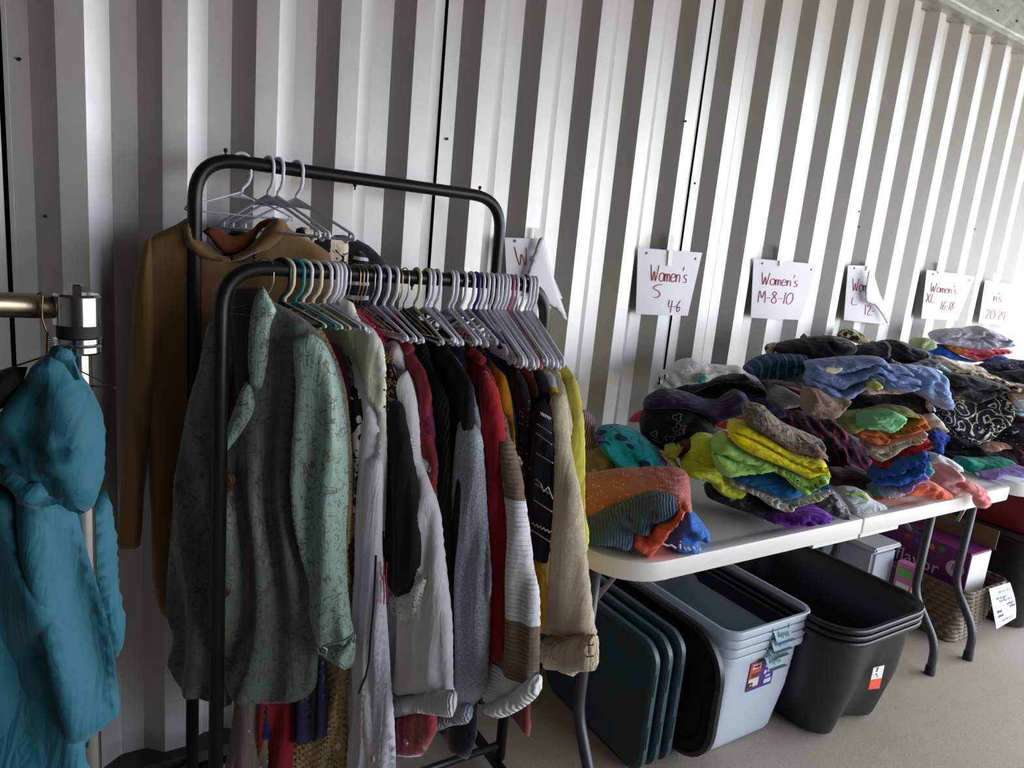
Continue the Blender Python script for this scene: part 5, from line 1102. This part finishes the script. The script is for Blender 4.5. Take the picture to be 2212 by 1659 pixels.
item('sweater', 'apple green sweater folded under the yellow sweater', 'sweater', 'B', 1.045, f_('apple_green', (136, 178, 92), sheen=.3), [(-208, 1040), (-176, 980), (-130, 948), (-92, 930), (-60, 972), (30, 1036), (200, 1112), (400, 1190), (520, 1246), (600, 1216), (684, 1236), (676, 1270), (600, 1296), (540, 1330), (486, 1368), (430, 1330), (380, 1290), (330, 1238), (240, 1196), (120, 1208), (0, 1224), (-100, 1234), (-170, 1200), (-206, 1130)], tf=.040, amp=.006, layers=2)
item('sweater', 'bright yellow sweater folded in the middle of the front stack', 'sweater', 'B', 1.045, f_('bright_yellow', (206, 186, 10), sheen=.3), [(-94, 900), (-80, 866), (-40, 836), (20, 828), (110, 856), (200, 910), (290, 970), (400, 1050), (520, 1086), (620, 1098), (668, 1128), (692, 1180), (686, 1238), (640, 1226), (600, 1218), (550, 1236), (510, 1246), (440, 1214), (340, 1168), (200, 1112), (60, 1052), (-20, 1000), (-70, 950)], tf=.045, amp=.004, R=.04, layers=2)
item('garment', 'rolled grey and brown crinkled plaid garment lying on the yellow sweater', 'garment', 'B', 1.06, f_('crinkle_plaid', (84, 82, 82), (130, 104, 74), 'plaid', 60, extra=(40, 44, 56), crease=.9), [(34, 775), (52, 732), (90, 708), (140, 704), (212, 720), (236, 748), (290, 800), (360, 850), (450, 894), (540, 930), (610, 960), (656, 984), (668, 1020), (650, 1036), (678, 1080), (690, 1130), (650, 1100), (600, 1086), (560, 1090), (500, 1066), (420, 1050), (370, 1040), (280, 980), (180, 918), (90, 862), (46, 820)], tf=.042, amp=.009, ang=-.6)
# ---- middle
item('shirt', 'grey and white crumpled shirt between the dark navy knit and the dark sweater', 'shirt', 'B', 1.36, f_('grey_white', (146, 144, 146)), [(224, 650), (240, 600), (256, 564), (300, 552), (350, 560), (400, 590), (440, 612), (492, 646), (470, 684), (420, 704), (330, 722), (270, 700), (240, 680)], tf=.04, amp=.012)
item('top', 'small strip of a red garment above the tan sweater', 'top', 'B', 1.40, f_('red_bit', (140, 34, 44)), [(346, 560), (420, 570), (500, 588), (502, 634), (450, 618), (400, 596)], tf=.012)
item('top', 'midnight navy garment lying left of the grey and white crumpled shirt', 'top', 'B', 1.33, f_('midnight', (36, 34, 66)), [(96, 690), (150, 664), (220, 664), (290, 700), (350, 740), (350, 770), (280, 790), (200, 740), (120, 716)], tf=.03)
item('flannel_shirt', 'dark burgundy and navy plaid shirt draped down beside the roll', 'shirt', 'B', 1.20, f_('burg_plaid', (44, 26, 36), (96, 32, 52), 'plaid', 22, extra=(36, 40, 52)), [(290, 782), (350, 752), (430, 744), (520, 760), (620, 782), (720, 796), (790, 820), (830, 890), (880, 940), (960, 984), (990, 1040), (1030, 1110), (1088, 1192), (1076, 1236), (1020, 1214), (960, 1196), (870, 1192), (800, 1204), (740, 1196), (696, 1170), (690, 1120), (676, 1060), (664, 1000), (620, 960), (540, 930), (440, 890), (350, 840)], tf=.055, amp=.012, ang=-.8)
item('top', 'plum brown ribbed top folded under the burgundy plaid shirt', 'top', 'B', 1.18, f_('plum_brown', (70, 50, 54)), [(686, 1250), (700, 1200), (800, 1204), (880, 1196), (960, 1200), (1000, 1240), (1030, 1294), (1020, 1330), (960, 1324), (880, 1320), (800, 1310), (700, 1290)], tf=.035, layers=2)
item('top', 'black ruffled piece below the plum brown top', 'top', 'B', 1.16, BKC, [(690, 1286), (760, 1300), (860, 1316), (980, 1326), (996, 1364), (940, 1362), (880, 1352), (800, 1382), (740, 1384), (690, 1350)], tf=.03)
gt = item('t_shirt', 'light grey t-shirt with neon green trim, flat on the table near the black satin end', 't-shirt', 'B', 0, f_('lt_grey', (178, 182, 190)), [(768, 1384), (840, 1362), (920, 1366), (980, 1376), (1010, 1410), (1060, 1446), (1134, 1478), (1090, 1490), (1020, 1502), (940, 1512), (880, 1516), (846, 1500), (810, 1440)], tf=.026, ground=True, amp=.006)
item('neon_trim', '', '', 'B', None, f_('neon_green', (168, 214, 110)), [(796, 1368), (840, 1350), (900, 1350), (962, 1370), (980, 1384), (974, 1416), (930, 1400), (880, 1376), (830, 1372)], tf=.014, tb=.01, parent=gt, shift=.024)
item('sweater', 'tan brown sweater hanging down below the chambray shirt', 'sweater', 'B', 1.27, f_('tan_brown', (128, 106, 94)), [(478, 738), (490, 670), (510, 598), (540, 566), (620, 580), (720, 640), (850, 650), (820, 700), (770, 740), (730, 776), (660, 790), (590, 790), (530, 770)], tf=.045, ang=-1.)
item('top', 'small rolled lime garment tucked into the chambray shirt', 'top', 'B', 1.080, f_('lime_roll', (170, 176, 84)), [(958, 530), (980, 504), (1010, 494), (1044, 502), (1062, 522), (1060, 548), (1036, 560), (996, 566), (966, 552)], tf=.03)
item('top', 'dusty beige pink strip under the chambray shirt', 'top', 'B', 1.130, f_('beige_pink', (176, 142, 130)), [(890, 596), (930, 556), (1000, 560), (1100, 576), (1230, 574), (1310, 562), (1296, 588), (1200, 606), (1080, 604), (980, 608)], tf=.018)
ch = item('denim_shirt', 'blue chambray shirt folded with its collar label facing out, on top of the middle stack', 'shirt', 'B', 1.100, f_('chambray', (98, 116, 160), (116, 132, 172), 'heather'), [(502, 530), (520, 480), (544, 440), (534, 396), (560, 374), (640, 362), (740, 352), (860, 340), (980, 334), (1100, 336), (1156, 366), (1170, 396), (1260, 398), (1320, 424), (1352, 462), (1378, 508), (1330, 566), (1260, 586), (1160, 580), (1060, 566), (1058, 520), (1010, 490), (960, 520), (930, 560), (880, 590), (840, 630), (790, 644), (728, 686), (680, 650), (620, 610), (560, 576)], tf=.045, amp=.009, layers=3)
item('neck_label', '', '', 'B', None, f_('label_cream', (186, 184, 160), crease=0), [(634, 412), (660, 398), (720, 402), (776, 404), (764, 430), (720, 452), (680, 448), (640, 436)], tf=.005, tb=.003, parent=ch, shift=.050, fold='flat', res=.003, R=.002)
item('denim_shirt', 'paler blue chambray shirt with ruffled edge, right of the labelled one', 'shirt', 'B', 1.150, f_('chambray_light', (120, 144, 196), (140, 162, 208), 'heather'), [(1240, 398), (1320, 392), (1440, 404), (1540, 432), (1602, 480), (1618, 520), (1606, 570), (1600, 620), (1610, 650), (1596, 704), (1556, 722), (1500, 700), (1440, 660), (1400, 630), (1350, 590), (1320, 560), (1376, 508), (1350, 460)], tf=.04, amp=.010)
item('top', 'black knotted top under the chambray shirts', 'top', 'B', 1.18, BK2, [(764, 742), (800, 690), (850, 640), (900, 598), (980, 592), (1080, 606), (1200, 600), (1320, 580), (1390, 620), (1424, 660), (1434, 720), (1420, 760), (1360, 768), (1280, 726), (1180, 712), (1120, 750), (1000, 760), (900, 760), (820, 756)], tf=.045, amp=.012)
item('scarf', 'black and white patterned strip right of the black knotted top', 'scarf', 'B', 1.160, f_('bw_speck', (210, 208, 206), (40, 38, 44), 'blotch', 50), [(1410, 630), (1450, 664), (1484, 700), (1480, 740), (1440, 750), (1424, 700)], tf=.02)
# ---- colourful stack
item('top', 'olive green top rolled below the black knotted top', 'top', 'B', 1.100, f_('olive', (124, 126, 66)), [(756, 760), (800, 744), (880, 762), (960, 752), (1080, 730), (1160, 710), (1270, 712), (1340, 744), (1378, 780), (1330, 790), (1240, 776), (1120, 790), (1010, 800), (930, 850), (880, 890), (832, 906), (784, 870), (764, 810)], tf=.038, amp=.009)
item('top', 'mint green top crumpled on the rust orange one', 'top', 'B', 1.065, f_('mint', (116, 180, 124)), [(896, 862), (940, 800), (1000, 768), (1100, 752), (1180, 744), (1240, 770), (1280, 796), (1240, 830), (1190, 860), (1116, 896), (1050, 876), (970, 870)], tf=.034, amp=.012)
item('sweater', 'rust orange sweater folded below the mint top', 'sweater', 'B', 1.090, f_('rust_orange', (166, 86, 40)), [(862, 904), (920, 876), (1040, 872), (1116, 900), (1200, 858), (1290, 800), (1380, 776), (1424, 784), (1438, 830), (1430, 868), (1340, 892), (1230, 918), (1160, 936), (1110, 982), (1020, 988), (940, 958), (890, 930)], tf=.038, layers=2)
item('blouse', 'beige blouse with brown and red print in the colourful stack', 'blouse', 'B', 1.085, f_('beige_print', (184, 172, 158), (130, 84, 80), 'blotch', 22, extra=.62), [(956, 1010), (1020, 996), (1110, 980), (1160, 944), (1260, 916), (1360, 894), (1420, 878), (1434, 916), (1380, 960), (1300, 996), (1200, 1032), (1110, 1090), (1052, 1116), (1006, 1092)], tf=.036, layers=2)
item('top', 'bright red top folded between the beige print and the royal blue', 'top', 'B', 1.075, f_('red', (172, 30, 44)), [(1026, 1126), (1080, 1100), (1180, 1040), (1300, 990), (1400, 944), (1452, 944), (1446, 1004), (1380, 1034), (1300, 1064), (1220, 1110), (1140, 1160), (1080, 1170), (1040, 1154)], tf=.034, layers=2)
item('top', 'royal blue top draped over the teal one at the front of the colourful stack', 'top', 'B', 1.050, f_('royal', (40, 82, 160)), [(1008, 1270), (1060, 1210), (1110, 1168), (1200, 1130), (1300, 1082), (1390, 1036), (1452, 1044), (1446, 1100), (1404, 1124), (1400, 1160), (1350, 1214), (1270, 1272), (1180, 1296), (1100, 1300), (1030, 1296)], tf=.038, amp=.010, layers=2)
item('top', 'seafoam green top layered under the royal blue top', 'top', 'B', 1.060, f_('seafoam', (90, 160, 148)), [(986, 1346), (1060, 1312), (1180, 1300), (1290, 1264), (1380, 1196), (1410, 1140), (1440, 1108), (1476, 1130), (1478, 1190), (1420, 1236), (1340, 1272), (1250, 1312), (1160, 1350), (1080, 1384), (1020, 1392)], tf=.034, layers=2)
item('top', 'lavender top corner between seafoam and coral', 'top', 'B', 1.030, f_('lavender', (142, 116, 176)), [(1196, 1322), (1280, 1290), (1360, 1240), (1430, 1224), (1444, 1250), (1380, 1284), (1330, 1300), (1258, 1374)], tf=.022)
item('top', 'pale grey corner above the coral top at the table edge', 'top', 'B', 1.030, f_('pale_grey', (176, 178, 190)), [(1070, 1378), (1140, 1340), (1220, 1322), (1262, 1356), (1200, 1386), (1120, 1400)], tf=.02)
item('top', 'coral orange top flat on the table under the lavender corner', 'top', 'B', 0, f_('coral_orange', (206, 96, 72)), [(1012, 1398), (1080, 1376), (1190, 1356), (1260, 1320), (1300, 1286), (1400, 1284), (1500, 1296), (1560, 1334), (1614, 1370), (1606, 1402), (1500, 1402), (1380, 1388), (1280, 1384), (1200, 1394), (1080, 1416)], tf=.028, ground=True)
item('top', 'pink draped top at the front edge of the table beside its overhanging sleeve', 'top', 'B', 1.040, f_('pink', (206, 142, 142)), [(1420, 1300), (1440, 1270), (1500, 1214), (1580, 1190), (1650, 1176), (1700, 1220), (1740, 1266), (1780, 1290), (1760, 1330), (1700, 1356), (1600, 1372), (1540, 1336), (1480, 1300)], tf=.045, amp=.008, ang=.5)
item('top', 'dusty pink bundle hanging over the front edge of the table', 'top', 'B', .955, f_('dusty_pink', (196, 120, 120)), [(1700, 1320), (1730, 1288), (1780, 1276), (1840, 1292), (1880, 1334), (1894, 1376), (1884, 1430), (1850, 1464), (1812, 1474), (1780, 1446), (1772, 1390), (1740, 1356)], tf=.030, tb=.008, top=.60, amp=.010, th=82)
item('top', 'white and blush crumpled blouse above the pink top', 'blouse', 'B', 1.090, f_('blush_white', (210, 198, 204)), [(1440, 1180), (1440, 1120), (1480, 1090), (1530, 1078), (1600, 1104), (1660, 1136), (1704, 1170), (1690, 1184), (1620, 1200), (1560, 1216), (1500, 1246), (1460, 1230)], tf=.04, amp=.012)
item('top', 'deep cobalt blue top with frilled edge right of the red top', 'top', 'B', 1.140, f_('deep_cobalt', (38, 60, 140)), [(1426, 868), (1480, 850), (1540, 846), (1560, 880), (1600, 926), (1566, 970), (1546, 1000), (1540, 1040), (1480, 1092), (1450, 1060), (1452, 980), (1420, 930)], tf=.036, amp=.012)
item('top', 'lilac scrap below the frilled cobalt top', 'top', 'B', 1.130, f_('lilac', (176, 140, 190)), [(1464, 1090), (1500, 1056), (1540, 1030), (1550, 1056), (1510, 1080), (1480, 1098)], tf=.014)
item('cardigan', 'cream thin-edged cardigan right of the rust orange sweater', 'cardigan', 'B', 1.150, f_('cream_edge', (206, 196, 176)), [(1408, 766), (1440, 750), (1484, 752), (1530, 800), (1570, 850), (1590, 884), (1562, 902), (1520, 870), (1480, 850), (1430, 866), (1430, 810)], tf=.024)
# ---- paisley stack
item('garment', 'black and cream paisley patterned garment folded in the right-hand stack', 'garment', 'B', 1.22, f_('paisley', (26, 26, 36), (186, 180, 160), 'paisley', 15), [(1500, 740), (1540, 690), (1600, 650), (1700, 640), (1780, 672), (1900, 634), (1990, 600), (2050, 574), (2080, 620), (2094, 690), (2070, 760), (2030, 820), (1970, 870), (1900, 930), (1840, 966), (1760, 984), (1680, 956), (1600, 910), (1560, 860), (1510, 800)], tf=.055, amp=.008)
item('trousers', 'black folded trousers lying over the paisley garment', 'trousers', 'B', 1.20, f_('charcoal_black', (44, 42, 44)), [(1570, 500), (1620, 470), (1700, 462), (1820, 476), (1940, 510), (2050, 548), (2054, 580), (1980, 606), (1900, 632), (1790, 672), (1730, 640), (1680, 610), (1600, 640), (1560, 580)], tf=.035, layers=2)
item('blouse', 'black blouse with small white polka dots under the paisley garment', 'blouse', 'B', 1.22, f_('polka', (22, 20, 26), (206, 202, 206), 'dots', 70, extra=.20), [(1556, 960), (1620, 940), (1700, 966), (1780, 986), (1860, 966), (1940, 910), (2010, 878), (2070, 890), (2096, 940), (2100, 996), (2040, 1010), (1960, 1000), (1860, 1020), (1760, 1050), (1640, 1056), (1570, 1040)], tf=.045, amp=.010)
item('top', 'soft black top at the bottom left of the paisley stack', 'top', 'B', 1.24, BKC, [(1552, 1060), (1640, 1052), (1760, 1046), (1850, 1024), (1900, 1060), (1922, 1096), (1900, 1124), (1820, 1130), (1700, 1126), (1600, 1110)], tf=.035)
item('trousers', 'charcoal grey trousers under the polka dot blouse', 'trousers', 'B', 1.24, f_('charcoal', (54, 54, 60)), [(1850, 1040), (1940, 1024), (2080, 1016), (2112, 1060), (2110, 1110), (2060, 1130), (1960, 1134), (1920, 1130)], tf=.035)
item('top', 'peach scrap between polka dots and charcoal trousers', 'top', 'B', 1.18, f_('peach', (190, 142, 124)), [(1836, 1022), (1890, 996), (1960, 990), (2040, 988), (2062, 1016), (1980, 1030), (1900, 1048)], tf=.016)
item('top', 'small white corner left of the emerald green top', 'top', 'B', 1.22, f_('white_corner', (206, 206, 212)), [(1616, 1116), (1670, 1096), (1750, 1092), (1710, 1124), (1660, 1130)], tf=.012)
item('top', 'emerald green crinkled top on the second table', 'top', 'B', 1.14, f_('emerald', (18, 140, 110), crease=.8), [(1684, 1146), (1740, 1110), (1830, 1124), (1940, 1128), (2040, 1118), (2096, 1124), (2118, 1168), (2060, 1186), (1960, 1204), (1860, 1212), (1780, 1210), (1726, 1194)], tf=.03, amp=.012)
item('top', 'lavender purple top flat on the second table below the emerald one', 'top', 'B', 0, f_('lavender2', (136, 116, 178)), [(1796, 1212), (1880, 1210), (1960, 1196), (2060, 1184), (2190, 1174), (2200, 1250), (2100, 1236), (2040, 1226), (1960, 1248), (1900, 1256), (1850, 1242)], tf=.022, ground=True)
item('top', 'maroon velvet garment at the right picture edge above the lavender top', 'top', 'B', 1.22, f_('maroon_velvet', (60, 22, 36), sheen=.6), [(2094, 1010), (2140, 996), (2230, 990), (2230, 1180), (2120, 1160), (2108, 1090)], tf=.03)
item('top', 'dark patterned top with white swoosh at the right picture edge', 'top', 'B', 1.20, f_('dark_swoosh', (30, 28, 34), (210, 206, 206), 'blotch', 14, extra=.63), [(2076, 880), (2130, 860), (2230, 850), (2230, 1010), (2150, 1000), (2100, 970)], tf=.03)
item('top', 'brown-black garment at the right edge beneath the blue scrap', 'top', 'B', 1.24, f_('brown_black', (52, 40, 36)), [(2080, 790), (2110, 762), (2230, 756), (2230, 870), (2120, 876), (2086, 850)], tf=.03)
item('top', 'blue striped scrap at the right picture edge', 'top', 'B', 1.22, f_('blue_scrap', (70, 120, 180), (180, 200, 220), 'stripes_v', 60), [(2088, 724), (2130, 712), (2230, 708), (2230, 770), (2130, 772), (2106, 750)], tf=.02)
item('top', 'white top with orange print at the right picture edge', 'top', 'B', 1.22, f_('white_orange', (214, 208, 204), (226, 150, 80), 'blotch', 18, extra=.58), [(2054, 620), (2110, 604), (2230, 600), (2230, 712), (2130, 716), (2090, 690)], tf=.03)
item('scarf', 'brown, cream and black feather print scarf above the folded black trousers', 'scarf', 'B', 1.24, f_('feather', (58, 42, 36), (190, 168, 140), 'leopard', 40), [(1640, 452), (1720, 430), (1820, 430), (1900, 450), (1990, 480), (2070, 520), (2160, 530), (2230, 560), (2230, 610), (2120, 600), (2056, 580), (2050, 550), (1940, 508), (1820, 476), (1720, 470)], tf=.035, amp=.012)
item('top', 'black top at the right edge above the feather print scarf', 'top', 'B', 1.27, BKC, [(2040, 460), (2110, 440), (2230, 430), (2230, 560), (2150, 534), (2090, 520)], tf=.03)
item('blouse', 'navy blouse with white dots at the right, below the blue top', 'blouse', 'B', 1.33, f_('navy_dots', (26, 28, 56), (180, 182, 196), 'dots', 60, extra=.18), [(1870, 400), (1920, 380), (2000, 366), (2100, 358), (2230, 356), (2230, 440), (2120, 450), (2040, 456), (1960, 444), (1900, 430)], tf=.035)
item('top', 'beige and blush folded top left of the navy dotted blouse', 'top', 'B', 1.30, f_('blush_beige', (196, 178, 168)), [(1496, 326), (1550, 318), (1620, 346), (1700, 378), (1800, 392), (1866, 408), (1876, 440), (1800, 448), (1700, 452), (1620, 444), (1560, 400), (1520, 366)], tf=.034, layers=2)
item('top', 'pale aqua corner under the beige and blush top', 'top', 'B', 1.26, f_('pale_aqua', (160, 190, 196)), [(1500, 390), (1550, 388), (1610, 430), (1620, 452), (1560, 446), (1520, 420)], tf=.016)
item('top', 'cobalt blue t-shirt at the bottom of the grey-topped stack', 't-shirt', 'B', 1.42, f_('cobalt2', (30, 76, 152)), [(1454, 262), (1480, 238), (1540, 226), (1600, 262), (1700, 320), (1800, 352), (1870, 326), (1960, 314), (2024, 314), (2030, 342), (1980, 352), (1912, 388), (1850, 356), (1760, 364), (1660, 350), (1560, 330), (1470, 310)], tf=.04, amp=.008)
item('top', 'coral pink and orange top folded under the grey t-shirt', 'top', 'B', 1.41, f_('coral_pink', (206, 86, 100), (206, 120, 60), 'blotch', 8, extra=.56), [(1556, 226), (1620, 232), (1700, 250), (1820, 266), (1940, 270), (2056, 266), (2064, 292), (1980, 306), (1890, 320), (1806, 354), (1740, 334), (1650, 300), (1584, 262)], tf=.04, layers=2)
item('top', 'light grey t-shirts crumpled on top of the farthest stack', 't-shirt', 'B', 1.41, f_('lav_grey', (160, 158, 170)), [(1478, 170), (1510, 140), (1570, 118), (1640, 110), (1720, 104), (1780, 108), (1840, 88), (1900, 104), (1960, 130), (2020, 158), (2064, 192), (2066, 232), (2010, 250), (1900, 264), (1780, 262), (1660, 246), (1570, 230), (1500, 210)], tf=.05, amp=.013, layers=2)
item('top', 'pale sage green top behind the blue and coral stack', 'top', 'B', 1.46, f_('sage', (150, 166, 124)), [(1336, 244), (1350, 206), (1390, 182), (1440, 178), (1490, 200), (1500, 240), (1460, 268), (1400, 272), (1360, 262)], tf=.03)
# ---- back row tops
item('sweater', 'navy blue ribbed knit rolled up near the wall, left of the black jacket', 'sweater', 'B', 1.42, f_('navy_rib', (34, 50, 82), (70, 92, 124), 'stripes_u', 40, extra=.3, knit=('rib_v', 90)), [(30, 432), (70, 390), (130, 350), (210, 318), (300, 308), (400, 308), (510, 318), (540, 360), (500, 410), (440, 444), (380, 480), (300, 494), (190, 492), (90, 486)], tf=.05, amp=.011, ang=.6)
item('scarf', 'beige and black print scarf end behind the navy ribbed knit', 'scarf', 'B', 1.50, f_('beige_print2', (170, 158, 140), (70, 54, 50), 'blotch', 40), [(184, 262), (216, 226), (260, 214), (300, 222), (270, 262), (246, 300), (204, 314)], tf=.014, tb=.03)
item('scarf', 'brown patterned corner sticking up behind the black jacket', 'scarf', 'B', 1.55, f_('brown_corner', (130, 104, 92), (60, 46, 44), 'blotch', 50), [(452, 182), (470, 156), (488, 140), (506, 160), (526, 186), (490, 190)], tf=.010, tb=.02)
item('jacket', 'black jacket folded at the wall above the navy ribbed knit', 'jacket', 'B', 1.48, f_('black_jacket2', (30, 29, 34)), [(250, 264), (290, 234), (350, 216), (430, 198), (520, 186), (620, 172), (720, 166), (800, 180), (862, 206), (884, 250), (840, 290), (760, 326), (680, 344), (600, 340), (540, 360), (510, 316), (400, 304), (300, 304)], tf=.05, amp=.010)
item('scarf', 'zebra striped and floral tan scarf bunched at the wall behind the black clothes', 'scarf', 'B', 1.54, f_('zebra_floral', (186, 168, 128), (52, 44, 40), 'leopard', 30), [(736, 168), (756, 140), (790, 118), (850, 108), (900, 124), (940, 150), (980, 186), (1050, 206), (1060, 216), (980, 220), (900, 222), (850, 204), (790, 180)], tf=.04, tb=.04, amp=.010)
item('jacket', 'black jacket with grey piping spread across the middle of the back row', 'jacket', 'B', 1.38, f_('black_piped', (28, 26, 30), (140, 140, 148), 'stripes_u', 7, extra=.06), [(720, 336), (800, 300), (880, 262), (960, 236), (1060, 224), (1140, 204), (1200, 196), (1280, 216), (1340, 246), (1420, 270), (1480, 300), (1516, 346), (1480, 356), (1380, 370), (1280, 384), (1210, 370), (1130, 340), (1000, 332), (860, 340)], tf=.05, amp=.010)
item('shirt', 'grey striped shirt edge showing below the piped black jacket', 'shirt', 'B', 1.32, f_('grey_lines', (168, 166, 176), (110, 108, 120), 'stripes_u', 50), [(1144, 326), (1200, 360), (1270, 384), (1360, 376), (1440, 352), (1518, 342), (1510, 400), (1460, 414), (1370, 408), (1290, 412), (1214, 392), (1170, 362)], tf=.026, layers=2)
# stitched flowers on the black top
bm = bmesh.new(); th_ = 52; U2, n2_ = axes(th_); ep = IP[em.name]+n2_*.050
def fl(x, y, r, k=5):
    c_ = on_plane(*fr((x, y), 'A'), ep, n2_); pts = []
    for i in range(61):
        a = i/60*2*math.pi; rr = r*(.45+.55*abs(math.sin(a*k/2))); pts.append(c_+U2*rr*math.cos(a)+Vector((0, 0, rr*math.sin(a))))
    tube(bm, pts, .0009, 4, caps=False)
fl(660, 722, .019); fl(672, 735, .010)
bm_obj('rose_embroidery', bm, plain('rose_thread', (160, 110, 110), .6), em); bm = bmesh.new()
fl(650, 645, .013, 3); fl(505, 750, .010, 3); fl(600, 790, .016, 4)
tube(bm, [on_plane(*fr(p, 'A'), ep, n2_) for p in ((490, 780), (530, 800), (580, 806), (620, 826), (660, 830))], .0009, 4)
bm_obj('pale_embroidery', bm, plain('pale_thread', (130, 150, 156), .6), em)
bm = bmesh.new(); ep = IP[b4.name]+n2_*.045
for L in ([(560, 1440), (590, 1452), (610, 1446), (640, 1466)], [(664, 1440), (668, 1470)], [(690, 1458), (700, 1478), (716, 1460), (730, 1480)], [(745, 1456), (770, 1484), (790, 1462), (792, 1484)], [(668, 1422), (669, 1426)]):
    tube(bm, [on_plane(*fr(p, 'A'), ep, n2_) for p in L], .0024, 6)
bm_obj('white_lettering', bm, plain('print_white', (220, 222, 230), .6), b4)
